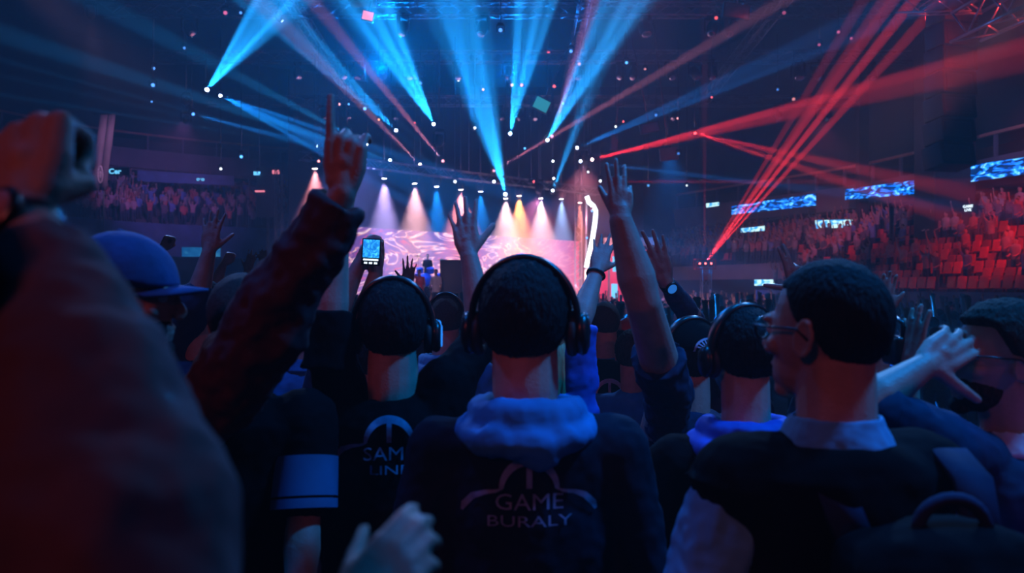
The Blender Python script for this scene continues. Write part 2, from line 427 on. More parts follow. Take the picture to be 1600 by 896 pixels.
ARMLOG = []
def person(label, head, yaw=0, hyaw=0, hpitch=0, hroll=0, arms=None, top='black_cloth', sleeve=1., skin='skin', hair='short', hmat='hair_black',
           hthick=.010, group=None, wide=1., folds=.014, vox=.0048, floor=0., s=1., cap=None, collar=None, collar_mat=None, hood=None, vest=None,
           stripes=None, lean=0., trousers='denim', hs_scale=1.0, cuff_trim=None, hsz=1.06, beard=False, torso_shift=(0, 0), sleeve_mat=None):
    """head: pixel + distance of the head's centre. yaw in degrees, + turns to the left (seen from behind). returns root, dict"""
    Hc = at(*head)
    z = math.radians(yaw)
    Rb = Matrix.Rotation(z, 3, 'Z')
    Hm = Matrix.Translation(Hc) @ Matrix.Rotation(math.radians(yaw + hyaw), 4, 'Z') @ Matrix.Rotation(math.radians(hpitch), 4, 'X') @ Matrix.Rotation(math.radians(hroll), 4, 'Y')
    C = V((Hc.x, Hc.y, Hc.z)) + Rb @ V((torso_shift[0], -.02 + lean, 0))
    L = lambda x, y, zz: C + Rb @ V((x * s * wide, y * s, zz * s))
    root = empty('person', (C.x, C.y, floor)); tag(root, label, 'person', group)
    off = V((C.x, C.y, floor))
    arms = arms or {}
    body = MB(); shirt = MB()
    hs_ = s * hsz
    head_shape(body, Hm, hs_)
    # neck
    nb = L(0, -.015, -.19)
    body.limb([Hm @ V((0, -.020 * s, -.05 * s)), (Hm @ V((0, -.024 * s, -.08 * s)) + nb) / 2, nb, L(0, -.01, -.25)], [.060 * hs_, .060 * hs_, .063 * s, .07 * s], 16)
    tor = [(-.19, .075, .062, -.01), (-.215, .125, .078, -.01), (-.25, .165, .095, -.008), (-.30, .175, .105, 0), (-.42, .165, .108, .0), (-.58, .150, .100, 0), (-.70, .155, .102, 0), (-.86, .165, .11, 0), (-.93, .12, .09, 0)]
    body.loft([(a * s, b * s * wide, c * s, d * s) for a, b, c, d in tor], Rb, C)
    tc = [(-.172, .070, .066, -.014), (-.190, .098, .080, -.012), (-.212, .145, .094, -.01), (-.24, .182, .108, -.008), (-.30, .196, .122, 0), (-.42, .190, .128, .0), (-.58, .178, .122, 0), (-.72, .182, .124, 0), (-.84, .19, .128, 0), (-.90, .192, .13, 0)]
    shirt.loft([(a * s, b * s * wide, c * s, d * s) for a, b, c, d in tc], Rb, C, 32)
    info = dict(Hm=Hm, C=C, Rb=Rb, root=root, off=off, s=hs_)
    sl_extra = MB()
    for side, k in (('L', -1), ('R', 1)):
        A = arms.get(side)
        if A is None: A = {}
        if 'e' in A:
            E_ = at(*A['e']); W = at(*A['w'])
            up = E_.z > L(0, 0, -.30).z
            sh = L(k * (.168 if up else .178), 0, -.235 if up else -.265)
        else:
            sh = L(k * .178, 0, -.265)
            E_ = L(k * A.get('eo', .235), A.get('ey', -.02), -.54); W = L(k * .235, .10, -.74)
        if 'sh' in A: sh = at(*A['sh'])
        ARMLOG.append((label[:30], side, round((E_ - sh).length, 3), round((W - E_).length, 3)))
        q = s * A.get('fat', 1.)
        # skin arm
        m1 = sh.lerp(E_, .45); m2 = E_.lerp(W, .3); m3 = E_.lerp(W, .75)
        body.limb([L(k * .11, 0, -.26), sh, m1, E_, m2, m3, W], [.06 * q, .056 * q, .049 * q, .040 * q, .044 * q, .032 * q, .0265 * q], 16)
        if 'h' in A:
            hd = at(*A['h']) - W
        else:
            hd = (W - E_) if 'e' in A else V((0, .3, -1))
        n = V(A.get('n', (0, 1, 0)))
        if 'e' not in A: n = Rb @ V((-k, 0, 0))
        hsd = A.get('hs', 1)
        hand(body, W + hd.normalized() * .004, hd, n, hsd, A.get('pose', 'relaxed'), s * hs_scale * A.get('hsc', 1.))
        body.limb([W, W + hd.normalized() * .03], [.026 * q, .020 * q])
        info[side] = dict(sh=sh, E=E_, W=W, hd=hd.normalized(), n=n)
        # sleeve
        sv = A.get('sleeve', sleeve)
        g = A.get('loose', 1.)
        pts = [L(k * .10, 0, -.27), sh]; rr = [.082 * s, .076 * s]
        ua = E_ - sh; fa = W - E_
        def P_(t): return sh + ua * t if t <= 1 else E_ + fa * (t - 1)
        lw = A.get('lw', .014)
        def R_(t): return (.072 - .014 * min(1, t)) * g * s if t <= 1 else (.058 - lw * (t - 1)) * g * s
        t = .25
        while t < sv - .05:
            pts.append(P_(t)); rr.append(R_(t)); t += .25
        pts.append(P_(sv)); rr.append(R_(sv) * 1.02)
        tgt = shirt
        for i in range(len(pts) - 1): tgt.cone(pts[i], pts[i + 1], rr[i], rr[i + 1], 16)
        for i in range(len(pts) - 1): tgt.ball(pts[i], rr[i], u=16, w=10)
        # turned cuff edge
        dd = (pts[-1] - pts[-2]).normalized()
        tgt.cone(pts[-1] - dd * .012, pts[-1] + dd * .004, rr[-1] * 1.07, rr[-1] * 1.05, 16)
        if A.get('cuff'):
            tgt.cone(pts[-1] - dd * .075, pts[-1] + dd * .002, rr[-1] * 1.10, rr[-1] * 1.08, 16)
            tgt.cone(pts[-1] - dd * .15, pts[-1] - dd * .085, rr[-1] * 1.14, rr[-1] * 1.12, 16)
        info[side]['cuff'] = (pts[-1], dd, rr[-1])
    # legs
    hipz = -.90; fl = (floor - C.z) / s
    tr = MB(); 
    tr.loft([(-.80 * s, .155 * s * wide, .105 * s, 0), (-.90 * s, .168 * s * wide, .115 * s, 0), (-.98 * s, .150 * s * wide, .105 * s, 0)], Rb, C)
    for k in (-1, 1):
        kn = L(k * .11, .015, (hipz + fl) / 2 - .02); an = L(k * .12, -.01, fl + .10)
        tr.limb([L(k * .085, 0, hipz), kn, an], [.092 * s, .064 * s, .055 * s], 14)
        tr.cone(an, L(k * .12, -.01, fl + .05), .056 * s, .058 * s, 14)
        body.limb([L(k * .085, 0, hipz), kn, an, L(k * .12, -.01, fl + .06), L(k * .12, .09, fl + .035)], [.07 * s, .05 * s, .036 * s, .035 * s, .03 * s], 10)
        shm = MB()
        shm.ball(L(k * .12, .05, fl + .045), (.046 * s, .135 * s, .044 * s), Rb, 16, 10)
        shm.ball(L(k * .12, -.02, fl + .06), (.042 * s, .06 * s, .055 * s), Rb, 14, 10)
        shm.rbox(L(k * .12, .045, fl + .012), (.088 * s, .27 * s, .024), .01, Rb)
        link('shoe', organic(shm, .009, 2, off=off, name='shoe'), 'shoe', root)
    bo = link('body', organic(body, vox, 3, deci=.45, off=off, name='body'), skin, root)
    clz = [(clouds(.085, 2), folds * s), (clouds(.25, 1), folds * 1.6 * s), (clouds(.042, 1), folds * .55 * s)]
    so = link('shirt', organic(shirt, max(.0075, vox * 1.5), 4, clz, off=off, name='shirt'), top, root)
    link('trousers', organic(tr, .014, 3, [(clouds(.1, 2), .02)], off=off, name='trousers'), trousers, root)
    info['shirt'] = so; info['body'] = bo
    if hair == 'short':
        cap_on_head(Hm, hs_, hthick, reg_short, .0035 if hthick > .007 else .0008, 22).build('hair', hmat, root, off=off)
    elif hair == 'long':
        hm_ = cap_on_head(Hm, hs_, hthick, reg_long, .004, 14)
        for i in range(26):
            a = -1.25 + 2.5 * i / 25
            x = .078 * math.sin(a); y = -.085 * math.cos(a)
            p0 = Hm @ (V((x, y, .0)) * hs_)
            p1 = p0 + Rb @ V((random.uniform(-.01, .01), -.01, -.14)); p2 = p1 + Rb @ V((random.uniform(-.02, .02), -.012, -.13))
            hm_.tube([p0, (p0 + p1) / 2 + V((0, -.004, 0)), p1, (p1 + p2) / 2, p2], [.014, .014, .013, .011, .004], 7)
        hm_.build('hair', hmat, root, off=off)
    if cap:
        cm = cap_on_head(Hm, hs_, .016, reg_cap, 0, sub=5)
        cp = cm.build('cap', cap['mat'], root, off=off)
        br = MB(); rs = []
        bk = -1 if cap.get('back') else 1
        for i in range(15):
            a = math.radians(-62 + 124 * i / 14)
            up = V((math.sin(a) * .078, bk * (math.cos(a) * .088) - .008, .030 - .010 * math.sin(a) ** 2 * 2))
            f_ = math.cos(a * 1.35) ** .6 if math.cos(a * 1.35) > 0 else 0
            outp = up + V((0, bk * .072 * f_, -.006 - .004 * f_))
            rs.append([Hm @ (p * hs_) for p in (up + V((0, 0, .003)), outp + V((0, 0, .003)), outp - V((0, 0, .002)), up - V((0, 0, .004)))])
        br.rings(rs)
        bo_ = br.build('brim', cap.get('brim', cap['mat']), None, off=off); bo_.parent = cp
        bt = MB(); bt.ball(Hm @ (V((0, -.01, .134)) * hs_), (.007, .007, .004)); b2 = bt.build('button', cap['mat'], None, off=off); b2.parent = cp
    if collar:
        cm = MB(); rs = []
        for i in range(28):
            a = PI * 1.5 + (-PI * .92 + 2 * PI * .92 * i / 27)
            for_ = (i in (0, 27))
            cx, cy = .070 * math.cos(a), .066 * math.sin(a)
            hb_ = collar * (1 if math.sin(a) < .3 else .8)
            zt = -.165 + hb_ * .5
            c0 = V((cx * 1.02, cy * 1.02 - .012, zt)); c1 = V((cx * 1.30, cy * 1.30 - .012, zt - hb_ * .9)); 
            rs.append([C + Rb @ (p * s) for p in (c0 * 1., V((cx * 1.10, cy * 1.10 - .012, zt + .006)), c1 + V((cx * .12, cy * .12, 0)), c1 - V((0, 0, .012)), V((cx * .98, cy * .98 - .012, zt - hb_)))])
        cm.rings(rs)
        link('collar', organic(cm, .0045, 2, [(clouds(.03, 2), .006)], off=off, name='collar'), collar_mat or top, so)
    if hood:
        hm = MB()
        for lay in range(2):
            pts = []; rr = []
            for i in range(19):
                a = math.radians(-128 + 256 * i / 18)       # 0 = back
                w_ = .098 + .028 * lay; b_ = .088 + .028 * lay
                sag = math.cos(a / 1.45) ** 2 if abs(a) < 2.2 else 0
                pts.append(L(w_ * math.sin(a), -.016 - b_ * math.cos(a), -.172 - .034 * lay - .012 * sag * (1 + lay)))
                rr.append((.020 + .016 * sag) * s * (1.15 - .15 * lay))
            hm.limb(pts, rr, 10)
        hm.ball(L(.0, -.124, -.222), (.112 * s, .030 * s, .046 * s), Rb, 20, 12)
        hm.ball(L(.022, -.132, -.245), (.050 * s, .026 * s, .040 * s), Rb, 20, 12)
        link('hood', organic(hm, .006, 2, [(clouds(.04, 1), .009), (clouds(.12, 1), .014)], off=off, name='hood'), hood, so)
    if vest:
        vm = MB()
        tv = [(-.180, .100, .092, -.012), (-.200, .156, .112, -.01), (-.230, .206, .128, -.008), (-.30, .216, .144, 0), (-.42, .212, .150, .0), (-.58, .202, .144, 0), (-.72, .206, .146, 0), (-.82, .21, .148, 0)]
        vm.loft([(a * s, b * s * wide, c * s, d * s) for a, b, c, d in tv], Rb, C, 32)
        for side, k in (('L', -1), ('R', 1)):
            sh = info[side]['sh']; E_ = info[side]['E']
            vm.limb([L(k * .08, 0, -.26), sh + V((-k * .014, 0, .008))], [.094 * s, .092 * s], 16)
            vm.cone(sh, sh.lerp(E_, vest.get('t', .22)), .092 * s, .094 * s, 16)
        link('vest', organic(vm, .008, 3, [(clouds(.07, 2), .010)], off=off, name='vest'), vest['mat'], root)
    if beard:
        bm_ = MB(); Rh = Hm.to_3x3()
        bm_.ball(Hm @ (V((0, .030, -.056)) * hs_), (.0545 * hs_, .0575 * hs_, .050 * hs_), Rh, 20, 12)
        bm_.ball(Hm @ (V((0, .070, -.094)) * hs_), (.0255 * hs_, .0215 * hs_, .0195 * hs_), Rh)
        link('beard', organic(bm_, .006, 1, [(clouds(.01, 2), .004)], off=off, name='beard'), hmat, root)
    # eyes
    for k in (-1, 1):
        em = MB(); em.ball(Hm @ (V((k * .031, .074, .006)) * hs_), .0115 * hs_, u=14, w=10)
        e_ = em.build('eye', 'white_cloth', root, off=off)
    return root, info

def ear_arm_watch(info, side, label, face='black'):
    a = info[side]; d = a['hd'] * .3 + (a['W'] - a['E']).normalized(); d.normalize()
    c = a['W'] - d * .02
    root = empty('wristwatch', c); tag(root, label, 'watch')
    st = MB(); x, y, _ = frame_of(d)
    pts = [c + (x * math.cos(t * PI / 12) * .031 + y * math.sin(t * PI / 12) * .029) for t in range(24)]
    rs = []
    for p in pts:
        o = (p - c).normalized()
        rs.append([p + d * .011 + o * .002, p - d * .011 + o * .002, p - d * .011 - o * .002, p + d * .011 - o * .002])
    st.rings(rs, close=True); st.build('strap', 'plastic', root, off=c)
    o = V((0, -1, 0)); o = (o - d * o.dot(d)).normalized(); q = d.cross(o)
    fm = MB(); cc = c + o * .031
    for h, r in ((-.004, .020), (.005, .021), (.008, .018)): pass
    fm.rings([[cc + o * h + (d * math.cos(t * PI / 12) + q * math.sin(t * PI / 12)) * r for t in range(24)] for h, r in ((-.006, .023), (.004, .026), (.007, .023))])
    fm.build('watch_case', 'plastic', root, off=c)
    g = MB(); g.rings([[cc + o * h + (d * math.cos(t * PI / 12) + q * math.sin(t * PI / 12)) * r for t in range(24)] for h, r in ((.006, .020), (.0085, .019))])
    g.build('watch_face', face, root, off=c)
    return root

def decal(info, label_parts, mat, width, center, z_face=-1, name='print', parent=None):
    """cloth print laid onto the back of a shirt. label_parts: MB in the print's own plane (x right, z up, metres)"""
    so = parent or info['shirt']; me = so.data
    bvh = BVHTree.FromPolygons([v.co for v in me.vertices], [tuple(p.vertices) for p in me.polygons])
    off = info['off']; Rb = info['Rb']; C = info['C']
    bm = bmesh.new(); tmp = label_parts.mesh('t'); bm.from_mesh(tmp)
    bmesh.ops.triangulate(bm, faces=bm.faces[:])
    for _ in range(3):
        es = [e for e in bm.edges if e.calc_length() > .012]
        if not es: break
        bmesh.ops.subdivide_edges(bm, edges=es, cuts=1); bmesh.ops.triangulate(bm, faces=bm.faces[:])
    fw = Rb @ V((0, 1, 0))
    for v in bm.verts:
        p = C - off + Rb @ V((center[0] + v.co.x, -.6, center[1] + v.co.z))
        hit = bvh.ray_cast(p, fw)
        v.co = (hit[0] - fw * .006) if hit[0] else (p + fw * .47)
    out = bpy.data.meshes.new(name); bm.to_mesh(out); bm.free(); bpy.data.meshes.remove(tmp)
    return link(name, out, mat, so)

def text_mb(mb, txt, size, x, z, sx=1., bold=.0):
    cu = bpy.data.curves.new('t', 'FONT'); cu.body = txt; cu.size = size; cu.align_x = 'CENTER'; cu.offset = bold; cu.resolution_u = 3
    o = bpy.data.objects.new('t', cu); COL.objects.link(o)
    dg = bpy.context.evaluated_depsgraph_get(); me = bpy.data.meshes.new_from_object(o.evaluated_get(dg), depsgraph=dg)
    mb.add([(x + v.co.x * sx, 0, z + v.co.y) for v in me.vertices], [tuple(p.vertices) for p in me.polygons])
    bpy.data.objects.remove(o); bpy.data.curves.remove(cu); bpy.data.meshes.remove(me)

def strip2d(mb, pts, w):
    """flat ribbon in the print's plane through (x, z) points with widths"""
    vs = []; n = len(pts)
    for i, (x, z) in enumerate(pts):
        a = pts[max(0, i - 1)]; b = pts[min(n - 1, i + 1)]
        dx, dz = b[0] - a[0], b[1] - a[1]; l = math.hypot(dx, dz) or 1
        ww = (w[i] if hasattr(w, '__len__') else w) / 2
        vs += [(x - dz / l * ww, 0, z + dx / l * ww), (x + dz / l * ww, 0, z - dx / l * ww)]
    mb.add(vs, [(2 * i, 2 * i + 1, 2 * i + 3, 2 * i + 2) for i in range(n - 1)])

def emblem(line1, line2, k=1.):
    """dome arch with a centre bar, side swooshes and two lines of lettering"""
    m = MB()
    arc = [(.062 * math.cos(t) * k, .062 * math.sin(t) * 1.05 * k) for t in [PI * (.02 + .96 * i / 20) for i in range(21)]]
    strip2d(m, arc, [(.010 + .010 * math.sin(PI * i / 20)) * k for i in range(21)])
    strip2d(m, [(0, .055 * k), (0, .004 * k)], .013 * k)
    for sgn in (-1, 1):
        strip2d(m, [(sgn * x * k, z * k) for x, z in ((.060, .004), (.075, -.002), (.10, -.006), (.125, -.016), (.145, -.036), (.150, -.050))], [.004 * k, .007 * k, .010 * k, .014 * k, .015 * k, .006 * k])
    text_mb(m, line1, .050 * k, 0, -.042 * k, 1.15)
    text_mb(m, line2, .034 * k, 0, -.078 * k, 1.55)
    return m

def glasses_on(info, label, mat='plastic'):
    Hm, s = info['Hm'], info['s']; base = Hm @ V((0, .09 * s, .008 * s))
    root = empty('eyeglasses', base); tag(root, label, 'glasses')
    fr = MB()
    for k in (-1, 1):
        fr.tube([Hm @ (V((k * .033 + .024 * math.cos(t * PI / 10), .098 - abs(.033 * k + .024 * math.cos(t * PI / 10)) * .12, .006 + .018 * math.sin(t * PI / 10))) * s) for t in range(20)], .0022 * s, 6, close=True)
    fr.tube([Hm @ (V((-.010, .100, .010)) * s), Hm @ (V((0, .103, .013)) * s), Hm @ (V((.010, .100, .010)) * s)], .002 * s, 6)
    fr.build('frame', mat, root, off=base)
    for k in (-1, 1):
        tm = MB(); tm.tube([Hm @ (V((k * .056, .094, .012)) * s), Hm @ (V((k * .075, .06, .012)) * s), Hm @ (V((k * .083, .0, .012)) * s), Hm @ (V((k * .082, -.02, -.004)) * s)], .0022 * s, 6)
        tm.build('temple_arm', mat, root, off=base)
    return root
# ------------------------------------------------------------------ the people close by
BK = (0, -1, 0)     # palm towards the camera
FW = (0, 1, 0)      # palm towards the stage
# man in the middle
_, iG = person('person from behind in large headphones and a dark jersey with blue hood and printed crest', (822, 510, 1.75), 0, -10, 4, hsz=1.20, top='jersey', hood='grey_blue_cloth', hthick=.011,
    arms={'L': {'eo': .25}, 'R': {'eo': .25}}, wide=1.05, vox=.0045, folds=.016)
decal(iG, emblem('GAME', 'BURALY', .92), 'print', .2, (.004, -.325))
make_headphones(iG['Hm'], 1.14, 'large black headphones on the man with the blue hood', w=.098)
# headphones man with both arms up
_, iF = person('person with both arms raised and short dark hair, wearing headphones with blue lit ear cups', (615, 517, 2.12), 4, 0, 6, hsz=1.12, top='black_cloth', wide=1.04, vox=.0045,
    arms={'L': dict(sh=(535, 620, 2.12), e=(514, 528, 2.05), w=(530, 350, 2.08), h=(531, 300, 2.1), n=FW, hs=1, pose='fist', sleeve=1.22, cuff=1, loose=1.06),
          'R': dict(sh=(700, 600, 2.12), e=(757, 527, 2.22), w=(733, 402, 2.25), h=(722, 330, 2.27), n=FW, hs=-1, pose='open', sleeve=1.10, loose=1.0, hsc=.92)}, folds=.018)
em = MB(); e0 = emblem('SAME', 'LINE', .95); e0.f and em.add(e0.v, e0.f)
decal(iF, em, 'print', .2, (.0, -.275))
M['accent'] = glow('lit_blue_ring', (.02, .25, 1), 1.2)
make_headphones(iF['Hm'], 1.07, 'headphones with small blue lights on the man with both arms up', accent='accent', w=.094)
# cap man with maroon sleeve
_, iB = person('person in a blue cap and maroon jacket with one arm raised, seen in profile', (196, 470, 1.62), -48, -34, 0, top='maroon_cloth', hair='short', cap=dict(mat='cap_blue'), beard=True, vox=.0045,
    arms={'R': dict(sh=(335, 640, 1.70), e=(424, 506, 1.60), w=(536, 302, 1.55), h=(543, 200, 1.55), n=FW, hs=1, pose='point', sleeve=1.93, loose=1.42, lw=.024, hsc=1.08)},
    collar=.05, collar_mat='denim', folds=.034)
# bald head and dark jersey in front of him
_, iD = person('person with a shaved head and dark short sleeved shirt with pale blue sleeve bands', (384, 505, 2.0), -8, -6, 4, top='black_cloth', hair='short', hmat='hair_buzz', hthick=.002, vox=.0045, sleeve=.92,
    arms={'R': dict(sh=(478, 655, 1.97), e=(474, 815, 1.90), w=(466, 965, 1.80), pose='relaxed', n=(-1, 0, 0), loose=1.1, sleeve=.86), 'L': {'sleeve': .85}}, wide=1.0)
tm = MB(); text_mb(tm, 'GAMES', .05, 0, 0, 1.1)
tm.v = [(x * math.cos(.95) - z * math.sin(.95), 0, x * math.sin(.95) + z * math.cos(.95)) for x, y, z in tm.v]
decal(iD, tm, 'print', .2, (-.060, -.30))
c_, d_, r_ = iD['R']['cuff']
bd = MB(); u_, w_, _ = frame_of(d_)
for lo, hi, mt in ((-.115, -.022, 'light_cloth'), (-.016, .006, 'light_cloth')):
    bd.rings([[c_ + d_ * h + (u_ * math.cos(t * PI / 14) + w_ * math.sin(t * PI / 14)) * (r_ * 1.13 + .004) for t in range(28)] for h in (lo, (lo + hi) / 2, hi)], cap=False)
bdo = bd.build('sleeve_band', 'band_blue', iD['shirt'], off=iD['off'])
# blurred arm right by the camera
_, iA = person('blurred person beside the camera in a brown jacket, fist raised, watch on the wrist', (-190, 520, .62), -5, 0, 0, top='brown_cloth', vox=.0045, sleeve=2,
    arms={'R': dict(sh=(200, 960, .52), e=(130, 605, .62), w=(38, 338, .76), h=(46, 210, .80), n=FW, hs=-1, pose='fist', sleeve=1.66, loose=1.24, lw=.030, hsc=1.12),
          'L': dict(sh=(-480, 1300, .5), e=(330, 1200, .55), w=(540, 985, .66), h=(605, 900, .69), n=(.2, 1, -.2), hs=1, pose='relaxed', sleeve=1.6, hsc=.80)}, folds=.02)
ear_arm_watch(iA, 'R', 'wristwatch on the raised wrist beside the camera', face='ear_red')
# headphones man further on
_, iJ = person('person facing the stage in slim headphones and a pale blue hood', (697, 503, 3.75), 0, 0, 0, top='grey_blue_cloth', hair='short', hmat='hair_buzz', hthick=.003, hood='light_cloth', vox=.007)
make_headphones(iJ['Hm'], 1., 'slim headphones on the short-haired person in the pale blue hood', w=.088)
person('person with short brown hair just behind the man in slim headphones', (655, 492, 5.2), 0, 0, 0, top='navy_cloth', hmat='hair_brown', hthick=.006, vox=.009,
    arms={'L': dict(e=(622, 505, 5.2), w=(637, 448, 5.2), h=(640, 410, 5.2), n=FW, hs=1, pose='open', sleeve=1.0, hsc=1.05)})
# phone holder
_, iH = person('person holding up a phone to film the stage', (590, 560, 3.0), 0, 0, 8, top='navy_cloth', vox=.006,
    arms={'R': dict(sh=(560, 620, 3.), e=(560, 520, 3.), w=(588, 425, 3.), h=(580, 400, 2.97), n=FW, hs=-1, pose='grip', sleeve=.7),
          'L': dict(sh=(500, 620, 3.), e=(520, 500, 2.95), w=(562, 412, 2.97), h=(578, 392, 2.96), n=FW, hs=1, pose='grip', sleeve=.7, hsc=.9)})
pr = empty('phone', at(580, 394, 2.93)); tag(pr, 'phone with a lit blue picture held above the crowd', 'phone')
pm = MB(); pm.rbox((0, 0, 0), (.069, .009, .100), .004); pm.build('phone_body', 'plastic', pr)
M['phone_pic'] = screen_mat('phone_picture', [(0, (.0, .03, .15)), (.45, (.01, .18, .6)), (.7, (.05, .5, 1)), (1, (.5, .8, 1))], 40, 2, 1.6, wave=False)
pm = MB(); pm.rbox((0, -.0048, .012), (.060, .0016, .066), .0005); pm.build('screen', 'phone_pic', pr)
M['phone_white'] = glow('phone_buttons', (.7, .85, 1), 1.6)
pm = MB(); pm.rbox((0, -.0048, -.029), (.055, .0016, .006), .0005); 
for q in (-.018, 0, .018): pm.rbox((q, -.0048, -.041), (.012, .0016, .007), .0005)
pm.build('control_strip', 'phone_white', pr); pr.rotation_euler = (0, .05, .12)
# blue jersey
_, iK = person('person with long blond hair and a bright blue jersey, arm raised with a wristband', (850, 530, 2.75), 0, 10, 0, top='royal_cloth', hair='long', hmat='hair_blond', vox=.006, folds=.024,
    arms={'R': dict(sh=(893, 612, 2.75), e=(902, 512, 2.72), w=(932, 426, 2.85), h=(944, 380, 2.9), n=FW, hs=-1, pose='open', sleeve=1.05, loose=1.15, hsc=.9)})
wb = MB(); a_ = iK['R']; d_ = (a_['W'] - a_['E']).normalized(); u_, w_, _ = frame_of(d_); c_ = a_['W'] - d_ * .01
wb.tube([c_ + (u_ * math.cos(t * PI / 10) + w_ * math.sin(t * PI / 10)) * .032 for t in range(20)], .005, 8, close=True)
o_ = wb.build('wristband', 'plastic', None, off=c_); o_.location = c_; tag(o_, 'dark wristband on the raised arm in the blue jersey', 'wristband')
# vest man
_, iL = person('person with cropped hair and a black vest with small emblem over a grey shirt', (945, 508, 4.35), 2, 0, 0, top='grey_blue_cloth', hmat='hair_buzz', hthick=.003, vest=dict(mat='black_cloth'), vox=.008, wide=1.03)
vo = [c for c in iL['root'].children if c.name.startswith('vest')][0]
decal(iL, emblem('GAME', 'CLUB', 1.15), 'print_pale', .2, (0, -.36), parent=vo)
# tall bare arm
_, iM = person('person in a backwards black cap printed in blue, one bare arm stretched high', (1076, 560, 2.80), 6, 6, 6, hsz=1.1, top='navy_cloth', hair='short', cap=dict(mat='black_cloth', back=False), vox=.0048, folds=.022,
    arms={'L': dict(sh=(1046, 622, 2.55), e=(1004, 470, 2.15), w=(970, 345, 2.12), h=(970, 262, 2.12), n=FW, hs=1, pose='reach', sleeve=.46, loose=1.22, fat=1.2, hsc=.86)})
cb = MB()
for rr_, ww_ in ((.047, .006), (.018, .005)): strip2d(cb, [(rr_ * math.cos(t * PI / 12), rr_ * .8 * math.sin(t * PI / 12)) for t in range(25)], ww_)
for q in range(9):
    a = PI * (.1 + .8 * q / 8); strip2d(cb, [(.026 * math.cos(a), .022 * math.sin(a)), (.042 * math.cos(a), .036 * math.sin(a))], .004)
text_mb(cb, 'U', .03, 0, -.011, 1, .001)
capo = [c for c in iM['root'].children if c.name.startswith('cap')][0]
iMc = dict(iM); iMc['C'] = iM['Hm'].translation; iMc['Rb'] = iM['Hm'].to_3x3()
decal(iMc, cb, 'print_pale', .2, (.012, .052), parent=capo, name='cap_print')
make_headphones(iM['Hm'], 1.10, 'black headphones over the backwards cap', w=.092)
# headphones with blue collar
_, iO = person('person in big black headphones and a patterned bright blue collar', (1158, 556, 2.02), 5, 8, 2, hsz=1.0, top='black_cloth', hair='short', hthick=.013, hood='royal_cloth', vox=.0048,
    arms={})
make_headphones(iO['Hm'], .97, 'big black headphones on the man with the bright blue collar', w=.094)
# watch arm
_, iP = person('person hidden behind the cap wearer, raised hand with a digital watch and dark arm sleeve', (1120, 548, 3.6), 0, 0, 0, top='navy_cloth', vox=.006,
    arms={'L': dict(sh=(1098, 600, 3.5), e=(1092, 515, 3.3), w=(1040, 440, 3.1), h=(1022, 388, 3.05), n=FW, hs=1, pose='open', sleeve=.8, fat=1.1, hsc=1.18)})
M['watch_lcd'] = glow('watch_lcd', (.02, .16, .6), .9)
ear_arm_watch(iP, 'L', 'digital wristwatch with a round blue lit face', face='watch_lcd')
sm = MB(); e_, w_ = iP['L']['E'], iP['L']['W']; sm.limb([e_.lerp(w_, .18), e_.lerp(w_, .5), e_.lerp(w_, .86)], [.050, .047, .036], 16)
link('arm_sleeve', organic(sm, .006, 1, [(clouds(.05, 2), .012)], off=iP['off'], name='arm_sleeve'), 'denim', iP['root'])
# large man on the right
_, iQ = person('person with close cropped dark hair in a pale collared shirt, dark vest and backpack', (1290, 524, 1.42), 6, 32, 2, hsz=1.12, top='light_cloth', hair='short', hmat='hair_black', hthick=.004, vest=dict(mat='black_cloth', t=.02),
    collar=.05, collar_mat='light_cloth', vox=.0045, wide=.98, folds=.022, arms={'L': dict(eo=.27, loose=1.22), 'R': dict(eo=.24)})
glasses_on(iQ, 'thin dark eyeglasses on the large man with cropped hair')
bp = empty('backpack', iQ['C'] + V((.075, -.24, -.50))); tag(bp, 'black backpack worn by the large man in the pale collared shirt', 'backpack')
bo_ = bp.location.copy()
b = MB(); b.rbox(bo_ + V((.0, .02, 0)), (.30, .17, .44), .06, seg=5); b.ball(bo_ + V((0, .0, .16)), (.15, .10, .09))
link('bag', organic(b, .008, 5, [(clouds(.09, 2), .02)], off=bo_, name='bag'), 'black_cloth', bp)
b = MB(); b.rbox(bo_ + V((0, -.085, -.06)), (.24, .07, .22), .03, seg=4)
link('front_pocket', organic(b, .007, 3, [(clouds(.06, 2), .012)], off=bo_, name='front_pocket'), 'navy_cloth', bp)
b = MB(); b.tube([bo_ + V((.11 * math.cos(t), -.125 - .01 * math.sin(t), .03 + .02 * math.sin(t))) for t in [PI * i / 10 for i in range(11)]], .004, 6); b.build('zipper', 'metal', bp, off=bo_)
b = MB(); b.tube([bo_ + V((.05 * math.cos(t), -.01, .235 + .045 * math.sin(t))) for t in [PI * i / 12 for i in range(13)]], .010, 8); b.build('carry_handle', 'navy_cloth', bp, off=bo_)
for k in (-1, 1):
    b = MB(); pts = [bo_ + V((k * .10, .085, .19)), bo_ + V((k * .115 - .01, .12, .275)), bo_ + V((k * .13 - .02, .20, .305)), bo_ + V((k * .14 - .02, .30, .27)), bo_ + V((k * .15 - .02, .385, .16)), bo_ + V((k * .15 - .02, .40, .0))]
    rs = []
    for i, p in enumerate(pts):
        d = (pts[min(i + 1, 5)] - pts[max(i - 1, 0)]).normalized(); nn = V((1, 0, 0)).cross(d).normalized()
        rs.append([p + V((.03, 0, 0)) + nn * .006, p + V((-.03, 0, 0)) + nn * .006, p + V((-.03, 0, 0)) - nn * .006, p + V((.03, 0, 0)) - nn * .006])
    b.rings(rs); b.build('shoulder_strap', 'navy_cloth', bp, off=bo_)
